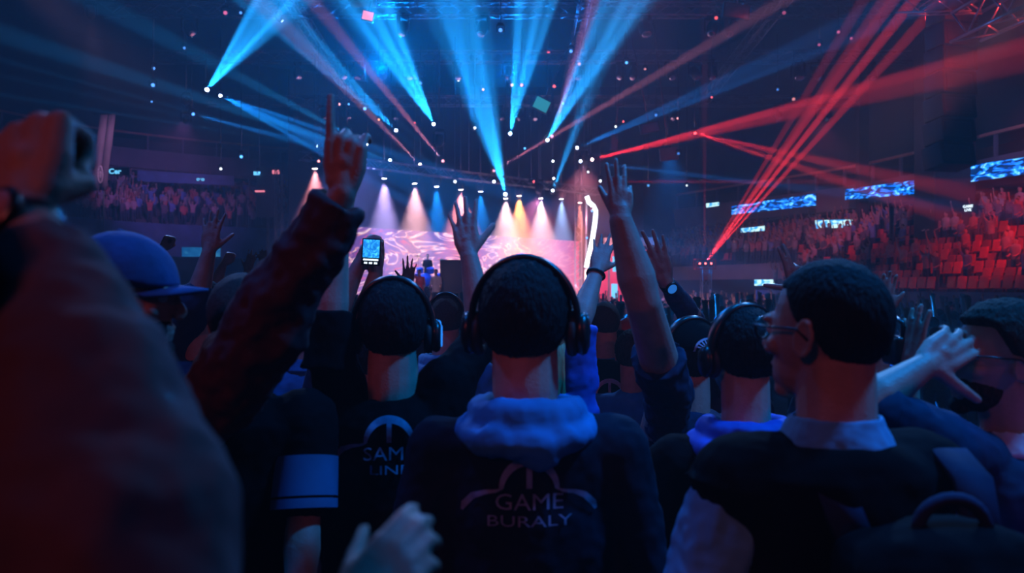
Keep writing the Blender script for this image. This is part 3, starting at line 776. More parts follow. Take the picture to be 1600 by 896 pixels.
# hand behind him
person('person hidden behind the large man, making a two finger sign above his head', (1296, 545, 3.6), 0, 0, 0, top='navy_cloth', vox=.0055,
    arms={'L': dict(sh=(1272, 605, 3.5), e=(1268, 540, 3.3), w=(1250, 458, 3.25), h=(1241, 415, 3.25), n=FW, hs=1, pose='gun', sleeve=.9, hsc=1.12)})
# striped shirt
M['stripes'] = screen_mat('x', [(0, (0, 0, 0)), (1, (1, 1, 1))], 1, 0, 1)
m_, nt_, out_ = new_mat('striped_cloth')
p_ = nt_.nodes.new('ShaderNodeBsdfPrincipled'); p_.inputs['Roughness'].default_value = .8
tc_ = nt_.nodes.new('ShaderNodeTexCoord'); wv = nt_.nodes.new('ShaderNodeTexWave'); wv.bands_direction = 'Z'; wv.inputs['Scale'].default_value = 16; wv.inputs['Distortion'].default_value = .6
rp = nt_.nodes.new('ShaderNodeValToRGB'); rp.color_ramp.interpolation = 'CONSTANT'; rp.color_ramp.elements[0].color = (.01, .015, .04, 1); rp.color_ramp.elements[1].position = .5; rp.color_ramp.elements[1].color = (.15, .3, .7, 1)
nt_.links.new(tc_.outputs['Object'], wv.inputs[0]); nt_.links.new(wv.outputs['Fac'], rp.inputs[0]); nt_.links.new(rp.outputs[0], p_.inputs[0]); nt_.links.new(p_.outputs[0], out_.inputs[0])
M['stripes'] = m_
_, iV = person('person in a blue striped shirt standing behind the large man, one hand raised', (1350, 550, 2.75), -6, 0, 0, top='stripes', hair='short', vox=.0055, wide=1.05,
    arms={'R': dict(sh=(1400, 640, 2.7), e=(1366, 580, 2.5), w=(1379, 500, 2.5), h=(1383, 446, 2.5), n=BK, hs=1, pose='clap', sleeve=.8, hsc=.8)})
cr = empty('video_camera', at(1402, 548, 2.03)); tag(cr, 'black compact video camera held beside the striped shirt', 'camera')
c0 = MB(); c0.rbox((0, 0, 0), (.045, .09, .075), .012, seg=3); c0.build('camera_body', 'plastic', cr)
c0 = MB(); c0.rings([[V((r * math.cos(t * PI / 10), y, r * math.sin(t * PI / 10))) for t in range(20)] for y, r in ((.04, .022), (.08, .024), (.10, .026), (.102, .02))]); c0.build('lens_barrel', 'metal', cr)
c0 = MB(); c0.rings([[V((-.024, .008 + r * math.cos(t * PI / 10), .004 + r * math.sin(t * PI / 10))) for t in range(20)] for r in (.018, .012)], cap=True); c0.build('dial', 'chrome', cr)
c0 = MB(); c0.rbox((0, -.01, -.085), (.032, .036, .10), .012, seg=3); c0.build('grip_handle', 'maroon_cloth', cr)
c0 = MB(); c0.tube([V((0, -.03, .035)), V((0, -.03, .07)), V((0, .0, .082)), V((0, .035, .07)), V((0, .04, .035))], .006, 8); c0.build('top_handle', 'plastic', cr)
# glasses man on the right
_, iS = person('person in glasses seen in profile with brown hair, both hands lifted before the face', (1562, 566, 1.72), 55, 28, 4, top='navy_cloth', hair='short', hmat='hair_brown', hthick=.014, vox=.0045, collar=.045, collar_mat='white_cloth', beard=True,
    arms={'R': dict(sh=(1490, 715, 1.62), e=(1345, 640, 1.58), w=(1442, 574, 1.62), h=(1500, 535, 1.66), n=(.3, 1, -.1), hs=-1, pose='cup', sleeve=.85, loose=1.15, hsc=1.08),
          'L': dict(sh=(1500, 710, 1.85), e=(1410, 730, 1.98), w=(1418, 590, 1.98), h=(1424, 530, 1.98), n=(1, .5, 0), hs=-1, pose='clap', sleeve=.9, hsc=.95)})
glasses_on(iS, 'dark rimmed eyeglasses on the man seen in profile')
# edge of frame, right
person('person in a royal blue hooded jacket at the frame edge, beside the glasses wearer', (1815, 575, 1.26), 18, 20, 0, top='royal_cloth', hair='short', vox=.006, hood='light_cloth',
    arms={'L': dict(eo=.27, loose=1.15)})
# left group
person('person with a raised open hand and dark rolled sleeve, bare neck turned away', (318, 490, 3.1), 10, -20, 0, top='navy_cloth', hair='short', hmat='hair_brown', vox=.006,
    arms={'L': dict(sh=(280, 560, 3.1), e=(305, 480, 3.0), w=(326, 396, 3.0), h=(331, 352, 3.0), n=FW, hs=-1, pose='open', sleeve=1.35, hsc=.88)})
person('person with a clenched fist raised beyond the blue cap', (262, 478, 4.3), 0, 0, 0, top='black_cloth', hair='short', vox=.009,
    arms={'L': dict(sh=(225, 520, 4.3), e=(232, 450, 4.2), w=(250, 396, 4.2), h=(260, 370, 4.2), n=(1, .3, 0), hs=-1, pose='fist', sleeve=.6)})
person('person with a small fist raised beyond the shaved head', (372, 470, 4.9), 0, 0, 0, top='maroon_cloth', hair='short', vox=.009,
    arms={'L': dict(sh=(330, 510, 4.9), e=(332, 455, 4.9), w=(347, 418, 4.9), h=(355, 398, 4.9), n=(1, .3, 0), hs=-1, pose='fist', sleeve=.6)})
person('person with dark hair in a grey jacket below the raised maroon sleeve', (484, 510, 3.5), 0, 20, 0, top='grey_blue_cloth', hair='short', hthick=.016, collar=.05, vox=.006)
person('person in a grey jacket glimpsed between the vest and the bare arm', (988, 556, 4.1), 0, -10, 0, top='grey_blue_cloth', hair='short', hmat='hair_brown', hthick=.012, vox=.008)
person('person with a brimmed cap looking down beside the cropped head', (985, 530, 5.2), 0, -60, -8, top='black_cloth', hair='short', cap=dict(mat='red_paint', brim='brown_cloth'), vox=.009)
0 and person('person in black partly hidden between the blue hood and the pale sleeve', (1035, 600, 2.0), 0, 0, 10, top='black_cloth', hair='short', vox=.007, s=.95)
person('person with both hands up far beyond the maroon sleeve', (400, 462, 6.5), 0, 0, 0, top='navy_cloth', hair='short', vox=.011,
    arms={'L': dict(e=(378, 450, 6.5), w=(386, 425, 6.5), n=FW, hs=1, pose='open', sleeve=.8), 'R': dict(e=(425, 450, 6.5), w=(416, 420, 6.5), n=FW, hs=-1, pose='open', sleeve=.8)})
for a in ARMLOG:
    if a[2] > .34 or a[2] < .15 or a[3] > .32 or a[3] < .16: print('ARM', a)
# ------------------------------------------------------------------ hall shell
def struct(name, mb, mat, loc=None):
    o = mb.build(name, mat, smooth=False); tag(o, kind='structure'); return o
PIT = -.5
b = MB(); b.box((0, 21, PIT - .1), (84, 104, .2)); struct('floor', b, 'floor')
b = MB(); b.box((0, -10.0, (PIT) / 2 - .005), (60, 37.6, -PIT - .01)); struct('floor_platform', b, 'floor')     # raised floor for the near crowd, front edge at y = 8.8
b = MB(); b.box((0, 21, 20.2), (84, 104, .4)); struct('ceiling', b, 'ceil')
b = MB(); b.box((0, 73, 9.8), (84, .4, 20.6)); struct('wall_front', b, 'wall')
b = MB(); b.box((0, -31, 9.8), (84, .4, 20.6)); struct('wall_rear', b, 'wall')
b = MB(); b.box((-42, 21, 9.8), (.4, 104, 20.6)); struct('wall_left', b, 'wall')
b = MB(); b.box((42, 21, 9.8), (.4, 104, 20.6)); struct('wall_right', b, 'wall')

def path_pts(path, n):
    """evenly spaced points and inward normals along a plan polyline (Catmull-Rom)"""
    P = [V((x, y, 0)) for x, y in path]; P = [P[0] * 2 - P[1]] + P + [P[-1] * 2 - P[-2]]
    fine = []
    for i in range(1, len(P) - 2):
        for k in range(20):
            t = k / 20; a, b_, c, d = P[i - 1], P[i], P[i + 1], P[i + 2]
            fine.append(.5 * ((2 * b_) + (c - a) * t + (2 * a - 5 * b_ + 4 * c - d) * t * t + (3 * b_ - a - 3 * c + d) * t ** 3))
    fine.append(P[-2])
    L = [0]
    for i in range(1, len(fine)): L.append(L[-1] + (fine[i] - fine[i - 1]).length)
    out = []; j = 0
    for i in range(n):
        s_ = L[-1] * i / (n - 1)
        while j < len(L) - 2 and L[j + 1] < s_: j += 1
        t = (s_ - L[j]) / max(1e-6, L[j + 1] - L[j]); p = fine[j].lerp(fine[j + 1], t)
        d = (fine[j + 1] - fine[j]).normalized(); nn = V((-d.y, d.x, 0))
        if nn.dot(V((0, 35, 0)) - p) < 0: nn = -nn
        out.append((p, nn, d))
    return out, L[-1]

def band(path, prof, mat, name, n=40, kind='structure', label=None, cat=None):
    """prof: closed section [(inward offset, z)] swept along the path"""
    pts, _ = path_pts(path, n); b = MB()
    rs = [[p + nn * o + V((0, 0, z)) for o, z in prof] for p, nn, d in pts]
    b.rings(rs)
    return tag(b.build(name, mat, smooth=False), label, cat, None, kind)

RP = [(27, 8), (25.6, 20), (22.9, 35), (20.6, 46.6), (16, 56), (13.0, 62)]
LP = [(-37, 14), (-36.5, 30), (-35, 44), (-30, 56), (-20, 64), (-14, 66)]
def bowl(path, zf, zb, run, rows, tag_):
    prof = [(0, PIT), (0, zb)]; rise = (zb - zf) / rows
    for r in range(rows):
        o = run * (r) / rows; z = zb - rise * r
        prof += [(o, z) if r else (0, z), (run * (r + 1) / rows, z)]
        if r < rows - 1: prof += [(run * (r + 1) / rows, z - rise)]
    prof += [(run, PIT)]
    q = []
    for p in prof:
        if not q or p != q[-1]: q.append(p)
    band(path, q[::-1], 'stand', 'floor_terrace_' + tag_, 48)
RPN = [(27, 8), (25.6, 20), (22.9, 35), (20.75, 45.6)]; RPF = [(20.75, 45.6), (16, 56), (13.0, 62)]
bowl(RPN, .95, 4.6, 7.2, 12, 'right')
bowl(RPF, 2.775, 4.6, 3.6, 6, 'right')
bowl(LP, 5.4, 8.7, 7.2, 12, 'left')
band(RPN, [(7.3, PIT), (7.3, 1.55), (7.45, 1.55), (7.45, PIT)], 'barrier', 'wall_terrace_right', 48)
band(RPF, [(3.65, PIT), (3.65, 3.1), (3.8, 3.1), (3.8, PIT)], 'wall', 'wall_terrace_far', 24)
band(RPF, [(3.82, 2.2), (3.82, 3.15), (3.95, 3.15), (3.95, 2.2)], 'fascia', 'trim_terrace_far', 24)
band(LP, [(7.3, PIT), (7.3, 3.7), (7.45, 3.7), (7.45, PIT)], 'wall', 'wall_terrace_left', 48)
band(LP, [(7.35, 3.7), (7.35, 5.9), (7.6, 5.9), (7.6, 3.7)], 'barrier', 'trim_terrace_left', 48)
for nm, path, z0 in (('right', RP, 4.6), ('left', LP, 8.7)):
    band(path, [(-.1, z0), (-.1, z0 + 1.0), (.35, z0 + 1.05), (.45, z0 + .95), (.4, z0 + .15), (.2, z0)], 'fascia', 'trim_balcony_lower_' + nm, 48)
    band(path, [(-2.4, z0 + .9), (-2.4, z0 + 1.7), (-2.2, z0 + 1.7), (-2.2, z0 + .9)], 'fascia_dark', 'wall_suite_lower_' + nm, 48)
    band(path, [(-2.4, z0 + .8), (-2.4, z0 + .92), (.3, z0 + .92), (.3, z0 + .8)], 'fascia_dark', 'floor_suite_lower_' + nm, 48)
    band(path, [(-2.4, z0 + 1.6), (-2.4, z0 + 1.75), (.3, z0 + 1.75), (.55, z0 + 3.1), (.3, z0 + 3.15), (-.1, z0 + 1.62)], 'fascia', 'trim_balcony_upper_' + nm, 48)
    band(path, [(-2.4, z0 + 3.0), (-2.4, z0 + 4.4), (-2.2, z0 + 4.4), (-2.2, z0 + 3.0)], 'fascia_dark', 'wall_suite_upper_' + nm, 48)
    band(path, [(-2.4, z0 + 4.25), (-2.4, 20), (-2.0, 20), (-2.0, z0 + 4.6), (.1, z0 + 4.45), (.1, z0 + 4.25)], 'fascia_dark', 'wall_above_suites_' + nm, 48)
    band(path, [(.1, z0 + 4.2), (.1, z0 + 4.34), (.3, z0 + 4.34), (.3, z0 + 4.2)], 'rail', 'trim_rail_' + nm, 48)
    # mullions of the suites: posts
    pts, ln = path_pts(path, 26)
    for zz, hh, ww in ((z0 + .98, .62, .10), (z0 + 3.1, 1.12, .12)):
        for i, (p, nn, d) in enumerate(pts):
            if (zz > z0 + 2 or i % 1 == 0) and p.y > 18:
                m = MB(); R = Matrix((d, nn, V((0, 0, 1)))).transposed()
                m.box((0, 0, hh / 2), (ww, .16, hh), R)
                o = m.build('suite_post', 'fascia', smooth=False); o.location = p + nn * .12 + V((0, 0, zz))
                tag(o, 'slim grey post between the openings of the ' + nm + (' upper' if zz > z0 + 2 else ' lower') + ' suite level', 'post', 'posts of the ' + nm + (' upper' if zz > z0 + 2 else ' lower') + ' suites')
# big square columns of the hall, right side
def column(px, w, d_, y0z, y1z, name='pillar'):
    p = at(px, 448, d_); m = MB(); m.rbox((p.x, p.y, (y0z + y1z) / 2), (w, w, y1z - y0z), .05); return struct(name, m, 'fascia_dark')
column(1347, .55, 45.4, PIT, 20, 'wall_pillar')
column(1475, 1.9, 37.5, PIT, 20, 'wall_pillar')
# pale barrier pole in the stands
o = MB(); o.limb([(0, 0, 0), (0, 0, 2.9)], [.10, .10]); o.ball((0, 0, 2.95), .13); q = o.build('pole', 'fascia'); q.location = at(1393, 422, 36.5); tag(q, 'pale vertical pole standing among the red seats', 'pole')

# LED boards on the balcony fronts
BLUE_ST = [(0, (0, .0, .03)), (.47, (.0, .02, .10)), (.52, (.0, .10, .75)), (.62, (.02, .35, 1)), (.70, (.3, .75, 1)), (.76, (.0, .10, .6)), (1, (.25, .02, .08))]
M['ribbon'] = screen_mat('ribbon_board', BLUE_ST, .9, 3.0, 2.2, (1, 1, 3.2), wave=False)
M['ribbon_w'] = screen_mat('small_board', [(0, (.0, .1, .5)), (.45, (.05, .4, .9)), (.5, (.5, .85, .9)), (1, (.9, .95, .85))], 1.6, 1.5, 1.8, (1, 1, 1.5), wave=False)
M['ribbon_dim'] = screen_mat('dim_board', [(0, (0, .03, .12)), (.5, (.01, .12, .35)), (1, (.1, .5, .7))], 1.6, 1.5, 1.0, (1, 1, 1.5), wave=False)
def board(px0, px1, y0, y1, dist0, dist1, mat, label, name='led_board', extra=None):
    a = at(px0, (y0[0] + y0[1]) / 2, dist0); c = at(px1, (y1[0] + y1[1]) / 2, dist1)
    h0 = abs(y0[1] - y0[0]) / F * dist0; h1 = abs(y1[1] - y1[0]) / F * dist1
    m = MB(); n = 10; rs = []
    d = (c - a); d.z = 0; d.normalize(); nn = V((-d.y, d.x, 0)); nn = -nn if nn.y > 0 else nn
    base = (a + c) / 2
    for i in range(n + 1):
        t = i / n; p = a.lerp(c, t) - base; h = (h0 + (h1 - h0) * t) / 2
        rs.append([p + V((0, 0, h)), p + nn * .06 + V((0, 0, h)), p + nn * .06 - V((0, 0, h)), p - V((0, 0, h))])
    m.rings(rs)
    root = empty(name, base); tag(root, label, 'screen')
    m.build('housing', 'black_paint', root, smooth=False)
    m = MB(); rs = []
    for i in range(n + 1):
        t = i / n; p = a.lerp(c, t) - base; h = (h0 + (h1 - h0) * t) / 2 * .94
        rs.append([p + nn * .065 + V((0, 0, h)), p + nn * .075 + V((0, 0, h)), p + nn * .075 - V((0, 0, h)), p + nn * .065 - V((0, 0, h))])
    m.rings(rs); m.build('display', mat, root, smooth=False)
    if extra: extra(root, nn, d, (h0 + h1) / 2)
    return root
def letters(txt, size, mat, dx=0, dz=0, name='lettering'):
    def f(root, nn, d, h):
        m = MB(); text_mb(m, txt, size, 0, 0, 1.1, size * .03)
        R = Matrix((d, -nn, V((0, 0, 1)))).transposed()
        m.v = [tuple(R @ V((x + dx, 0, z + dz - size * .35)) + nn * .09) for x, y, z in m.v]
        m.build(name, mat, root, smooth=False)
    return f
M['led_white'] = glow('led_white', (.75, .9, 1), 2.2); M['led_cyan'] = glow('led_cyan', (.15, .6, 1), 1.6); M['led_pink'] = glow('led_pink', (1, .25, .35), 1.2)
board(1144, 1276, (322, 336), (302, 322), 53, 47.5, 'ribbon', 'long blue ribbon screen on the balcony nearest the stage')
board(1322, 1446, (296, 313), (279, 303), 45.5, 41.0, 'ribbon', 'blue and white ribbon screen left of the black speaker column')
board(1486, 1640, (262, 290), (240, 268), 37.5, 33.5, 'ribbon', 'bright blue wavy ribbon screen right of the speaker column')
board(1275, 1333, (344, 358), (343, 356), 47, 45, 'ribbon_w', 'small white and cyan screen on the lower balcony')
board(1159, 1196, (357, 364), (353, 361), 52, 50, 'ribbon_w', 'tiny cyan screen beside the red laser beam')
board(1492, 1529, (322, 333), (319, 332), 35.8, 34.8, 'black_paint', 'small dark board with white lettering under the suites', extra=letters('GAME\nLIVE', .16, 'led_white', .12, .10))
board(1180, 1212, (437, 447), (437, 446), 44, 43, 'ribbon_w', 'low cyan screen at the foot of the far stand')
board(1104, 1124, (318, 325), (316, 322), 54, 53.5, 'ribbon_w', 'small blue lamp panel at the far end of the balcony')
board(170, 202, (262, 274), (262, 274), 47, 47, 'black_paint', 'dark sign with pale blue letters beside the tall banner', extra=letters('Cer', .42, 'led_cyan', -.2, 0))
board(215, 366, (266, 284), (275, 291), 55, 57, 'barrier', 'long dim blue board on the far balcony behind the blue cap', extra=letters('o\u00b7o', .35, 'led_cyan', .9, 0))
board(284, 344, (386, 402), (387, 402), 46, 47, 'ribbon_dim', 'cyan lit panel low on the wall behind the raised hands')

# seats and standing spectators of the right terrace ---------------------------------------
def seat_proto():
    root = empty('stadium_seat', (0, 0, 0))
    m = MB(); m.rbox((0, 0, .42), (.44, .40, .05), .02); m.box((0, .02, .2), (.06, .06, .40)); m.build('seat', 'seat', root)
    m = MB(); m.rbox((0, .20, .66), (.44, .05, .46), .02, Matrix.Rotation(-.15, 3, 'X')); m.build('backrest', 'seat', root)
    return tag(root, 'red plastic seat in the rows of the terrace beyond the glasses wearer', 'seat', 'red seats of the terrace')
def crowd_mesh(kind, seed, vox=.028, deci=.35):
    rnd = random.Random(seed)
    sk, sh, tr, ha = MB(), MB(), MB(), MB()
    sk.ball((0, 0, 1.62), (.078, .095, .115)); sk.limb([(0, 0, 1.55), (0, 0, 1.42)], [.055, .06])
    sh.loft([(1.50, .07, .06, 0), (1.44, .17, .10, 0), (1.36, .20, .12, 0), (1.1, .175, .115, 0), (.88, .185, .12, 0)], None, None, 14)
    for k in (-1, 1):
        s0 = V((k * .17, 0, 1.40))
        up = kind == 'both' or (kind == 'one' and k == (1 if seed % 2 else -1))
        if up:
            e = s0 + V((k * (.06 + .08 * rnd.random()), .10, .24)); w = e + V((-k * .04 * rnd.random(), .08, .25)); h = w + V((0, .02, .15))
            sk.limb([s0, e, w, w + (h - w) * .5], [.05, .042, .032, .042], 8); 
            for q in (-.028, -.009, .010, .028): sk.limb([w + (h - w) * .5, h + V((q * 1.6, 0, -abs(q) * .8))], [.020, .013], 6)
            sh.limb([s0, s0.lerp(e, .85)], [.075, .062], 8)
        else:
            e = s0 + V((k * .05, .02, -.28)); w = e + V((-k * .05, .18, -.10)); sk.limb([s0, e, w, w + V((0, .08, 0))], [.05, .042, .032, .03], 8)
            sh.limb([s0, s0.lerp(e, .8)], [.075, .062], 8)
        tr.limb([(k * .09, 0, .90), (k * .11, .01, .48), (k * .12, 0, .08)], [.10, .07, .06], 8); tr.ball((k * .12, .06, .045), (.05, .14, .045))
    ha.ball((0, -.012, 1.655), (.086, .103, .098))
    me = None
    parts = []
    for mb, mi in ((sk, 0), (sh, 1), (tr, 2), (ha, 3)):
        q = organic(mb, vox if mi else vox * .55, 2, deci=deci, name='c'); parts.append((q, mi))
    vs, fs, ms = [], [], []
    for q, mi in parts:
        o0 = len(vs); vs += [tuple(v.co) for v in q.vertices]; fs += [tuple(o0 + i for i in p.vertices) for p in q.polygons]; ms += [mi] * len(q.polygons)
        bpy.data.meshes.remove(q)
    me = bpy.data.meshes.new('spectator'); me.from_pydata(vs, [], fs); me.polygons.foreach_set('material_index', ms); me.polygons.foreach_set('use_smooth', [True] * len(fs)); me.update()
    return me
M['crowd_shirt'] = [surf('crowd_shirt_%d' % i, c, .8, var=.2, scale=5, randtint=.5) for i, c in enumerate([(.10, .10, .13), (.28, .27, .3), (.40, .10, .10), (.12, .2, .42), (.34, .26, .28), (.05, .05, .06)])]
CM = []
for i in range(6):
    me = crowd_mesh(('both', 'one', 'down', 'one', 'both', 'down')[i], i)
    for m_ in ('skin', M['crowd_shirt'][i], 'denim', ('hair_black', 'hair_brown')[i % 2]): me.materials.append(M[m_] if isinstance(m_, str) else m_)
    CM.append(me)
lowCM = []
for i in range(4):
    me = crowd_mesh(('both', 'one', 'down', 'down')[i], i + 20, .05, .28)
    lowCM.append(([tuple(v.co) for v in me.vertices], [tuple(p.vertices) for p in me.polygons], [p.material_index for p in me.polygons]))
rnd = random.Random(11)
def put_person(p, rz, label, group, sc=1.):
    o = bpy.data.objects.new('person', rnd.choice(CM)); COL.objects.link(o); o.location = p; o.rotation_euler = (0, 0, rz); o.scale = (sc, sc, sc)
    return tag(o, label, 'person', group)
def stuff_crowd(spots, name, label):
    vs, fs, ms = [], [], []
    for p, rz, sc in spots:
        a, f_, m_ = rnd.choice(lowCM); c, s_ = math.cos(rz) * sc, math.sin(rz) * sc; o0 = len(vs)
        vs += [(p[0] + x * c - y * s_, p[1] + x * s_ + y * c, p[2] + z * sc) for x, y, z in a]
        fs += [tuple(o0 + i for i in q) for q in f_]
        sh_ = rnd.randint(0, 4); ms += [(1 + sh_ if i == 1 else (0 if i == 0 else (6 if i == 2 else 7))) for i in m_]
    me = bpy.data.meshes.new(name); me.from_pydata(vs, [], fs)
    for m_ in ['skin'] + M['crowd_shirt'][:5] + ['denim', 'hair_black']: me.materials.append(M[m_] if isinstance(m_, str) else m_)
    me.polygons.foreach_set('material_index', ms); me.polygons.foreach_set('use_smooth', [True] * len(fs)); me.update()
    o = bpy.data.objects.new(name, me); COL.objects.link(o); return tag(o, label, 'crowd', None, 'stuff')

# floor crowd between the raised floor and the stage
floor_spots = []
y = 9.6
def stage_front(x): return 31.5 + (x + 9) * .72      # oblique stage edge
while y < 58:
    half = .64 * y + 2
    x = -half
    while x < half:
        px, py = x + rnd.uniform(-.14, .14), y + rnd.uniform(-.14, .14)
        lim = stage_front(px) - 1.6 if -14 < px < 9.5 else 60
        inb = True
        for path, out in ((RP, 9.2), (LP, 9.2)):
            pass
        if py < lim and abs(px) < (16.2 if px > 0 else 24) - max(0, py - 30) * .28 and rnd.random() < .93:
            floor_spots.append((V((px, py, PIT)), rnd.uniform(-.5, .5) - .0, rnd.uniform(.93, 1.05)))
        x += .72 + .012 * y
    y += .80 + .022 * y
floor_spots.sort(key=lambda t: t[0].y)
NEARN = 300
for i, (p, rz, sc) in enumerate(floor_spots[:NEARN]):
    put_person(p, rz, 'spectator standing in the packed crowd between the front group and the stage', 'spectators on the hall floor', sc)
# terrace
seat_spots = []; people = []
pts, ln = path_pts(RP, 104)
rise = (4.6 - .95) / 12
for r in range(12):
    for i, (p, nn, d) in enumerate(pts):
        if p.y < 17 or i % 13 == 6 or (p.y > 45 and r > 5): continue
        o = 7.2 * (r + .62) / 12
        q = p + nn * o + V((0, 0, 4.6 - rise * r))
        rz = math.atan2(nn.x, -nn.y) + PI   # seat's front faces inward
        rz = math.atan2(-nn.x, nn.y)
        occ = .82 if p.y > 44 else (.55 if r < 5 else .30)
        if rnd.random() < occ: people.append((q + nn * .18, rz, rnd.uniform(.9, 1.02)))
        else: seat_spots.append((q, rz + PI))
seat_spots.sort(key=lambda t: t[0].length)
sp = seat_proto()
for i, (q, rz) in enumerate(seat_spots[:300]):
    o = sp if i == 0 else copy_tree(sp)
    o.location = q; o.rotation_euler = (0, 0, rz)
print('SEATS', len(seat_spots), 'PEOPLE', len(people), 'FLOOR', len(floor_spots))
vs, fs = [], []
sm_ = MB(); sm_.rbox((0, 0, .42), (.44, .40, .05), .02, seg=1); sm_.rbox((0, .20, .66), (.44, .05, .46), .02, Matrix.Rotation(-.15, 3, 'X'), seg=1)
for q, rz in seat_spots[300:]:
    c, s_ = math.cos(rz), math.sin(rz); o0 = len(vs)
    vs += [(q.x + x * c - y_ * s_, q.y + x * s_ + y_ * c, q.z + z) for x, y_, z in sm_.v]; fs += [tuple(o0 + k for k in f_) for f_ in sm_.f]
if vs:
    me = bpy.data.meshes.new('seating'); me.from_pydata(vs, [], fs); me.materials.append(M['seat']); me.update()
    o = bpy.data.objects.new('seating', me); COL.objects.link(o); tag(o, 'far rows of red seats towards the stage end of the terrace', 'seating', None, 'stuff')
rest = list(people)
# left terrace, dim and far
pts, ln = path_pts(LP, 70)
for r in range(12):
    for i, (p, nn, d) in enumerate(pts):
        if p.y < 40 or rnd.random() > .7: continue
        rest.append((p + nn * (7.2 * (r + .7) / 12) + V((0, 0, 8.7 - (3.3 / 12) * r)), math.atan2(-nn.x, nn.y), rnd.uniform(.9, 1.05)))
stuff_crowd(rest + floor_spots[NEARN:], 'crowd', 'distant crowd filling the far floor and the terraces')

# ------------------------------------------------------------------ stage
SA, SB = V((-12.5, 33.0, 0)), V((7.0, 47.0, 0))
sd = (SB - SA).normalized(); sn = V((-sd.y, sd.x, 0))      # sn points away from the audience
def SP(u, w, z): return SA + sd * u + sn * w + V((0, 0, z))
RS = Matrix((sd, sn, V((0, 0, 1)))).transposed()
SL = (SB - SA).length
DZ = .75
b = MB(); b.box(SP(SL / 2, 4.5, (DZ + PIT) / 2 - .01), (SL, 9, DZ - PIT), RS); tag(b.build('stage_platform', 'deck', smooth=False), 'low black stage platform running across the front of the hall', 'stage')
b = MB(); b.box(SP(22.0, 11.5, 7), (29, .15, 15), RS); tag(b.build('wall_stage_drape', 'drape', smooth=False), kind='structure')
M['screen'] = screen_mat('stage_screen', [(0, (.9, .04, .16)), (.30, (.85, .05, .20)), (.38, (.30, .10, .45)), (.44, (.07, .08, .38)), (.50, (.22, .12, .50)), (.53, (1, .35, .40)), (.56, (1.6, 1.3, 1.25)), (.59, (.5, .2, .55)), (.66, (.16, .12, .5)), (1, (.9, .08, .2))], .55, 4.5, .8, (.42, .42, 1.0), wave=False)
_nt = M['screen'].node_tree; _em = [n for n in _nt.nodes if n.type == 'EMISSION'][0]; _rp = [n for n in _nt.nodes if n.type == 'VALTORGB'][0]; _tc = [n for n in _nt.nodes if n.type == 'TEX_COORD'][0]
_sx = _nt.nodes.new('ShaderNodeSeparateXYZ'); _mr = _nt.nodes.new('ShaderNodeMapRange'); _mr.interpolation_type = 'SMOOTHSTEP'
_mr.inputs[1].default_value = .5; _mr.inputs[2].default_value = 4.5; _mr.inputs[3].default_value = .1; _mr.inputs[4].default_value = .85
_mx = _nt.nodes.new('ShaderNodeMix'); _mx.data_type = 'RGBA'; _mx.inputs[7].default_value = (1, .02, .12, 1)
_nt.links.new(_tc.outputs['Object'], _sx.inputs[0]); _nt.links.new(_sx.outputs[0], _mr.inputs[0]); _nt.links.new(_mr.outputs[0], _mx.inputs[0]); _nt.links.new(_rp.outputs[0], _mx.inputs[6]); _nt.links.new(_mx.outputs[2], _em.inputs[0])
M['screen_red'] = screen_mat('side_screen', [(0, (.5, .01, .06)), (.45, (1, .04, .12)), (.6, (1, .12, .2)), (.72, (.02, .25, .8)), (1, (.3, .7, 1))], .55, 1.0, 1.1, (1, 1, 1), wave=False)
def stage_screen(a, c, z0a, z1a, z0c, z1c, mat, label, th=.25):
    base = (a + c) / 2; base.z = 0
    d = (c - a).normalized(); nn = V((-d.y, d.x, 0))
    root = empty('led_wall', base); tag(root, label, 'screen')
    def slab(t0, t1, o0, o1, m_, name, inset=0):
        m = MB(); rs = []
        for t, z0, z1 in ((0, z0a, z1a), (1, z0c, z1c)):
            p = a.lerp(c, t) - base; p.z = 0; p += d * (inset if t == 0 else -inset)
            rs.append([p + nn * o0 + V((0, 0, z0 + inset)), p + nn * o1 + V((0, 0, z0 + inset)), p + nn * o1 + V((0, 0, z1 - inset)), p + nn * o0 + V((0, 0, z1 - inset))])
        m.rings(rs); m.build(name, m_, root, smooth=False)
    slab(0, 1, .0, th, 'black_paint', 'frame'); slab(0, 1, -.03, -.005, mat, 'display', .06)
    return root
a, c = at(538, 448, 41), at(905, 448, 54)
stage_screen(a, c, 1.2, CAMZ + 96 / F * 41, 1.2, CAMZ + 72 / F * 54, 'screen', 'wide stage screen filled with flowing red, pink and violet shapes')
a, c = at(922, 448, 50), at(1022, 448, 54)
rs_ = stage_screen(a, c, .6, CAMZ + 60 / F * 50, .6, CAMZ + 58 / F * 54, 'screen_red', 'red side screen with pale blue squares right of the light tube')
for px, py, w_, h_ in ((965, 413, .85, .95), (960, 455, .5, .9), (1004, 452, .6, 1.1)):
    m = MB(); p = at(px, py, 49.7) - rs_.location; m.box(p, (w_, .06, h_), Matrix.Rotation(math.atan2((c - a).y, (c - a).x), 3, 'Z')); m.build('blue_panel', 'led_cyan', rs_, smooth=False)
b = MB(); p = at(985, 378, 49); b.rbox((0, 0, 0), (3.3, .6, .5), .05); o = b.build('screen_header', surf('pale_panel', (.6, .5, .45), .6)); o.location = p; tag(o, 'pale box header above the red side screen', 'panel')
for s__ in (-1.5, 1.5):
    pass
b = MB(); b.box((0, 0, 0), (.12, .12, p.z - PIT)); b.box((2.6, 0, 0), (.12, .12, p.z - PIT)); o = b.build('header_stand', 'truss', smooth=False); o.location = (p.x - 1.3, p.y + .2, (p.z + PIT) / 2); tag(o, 'pair of joined posts holding the pale header', 'stand')
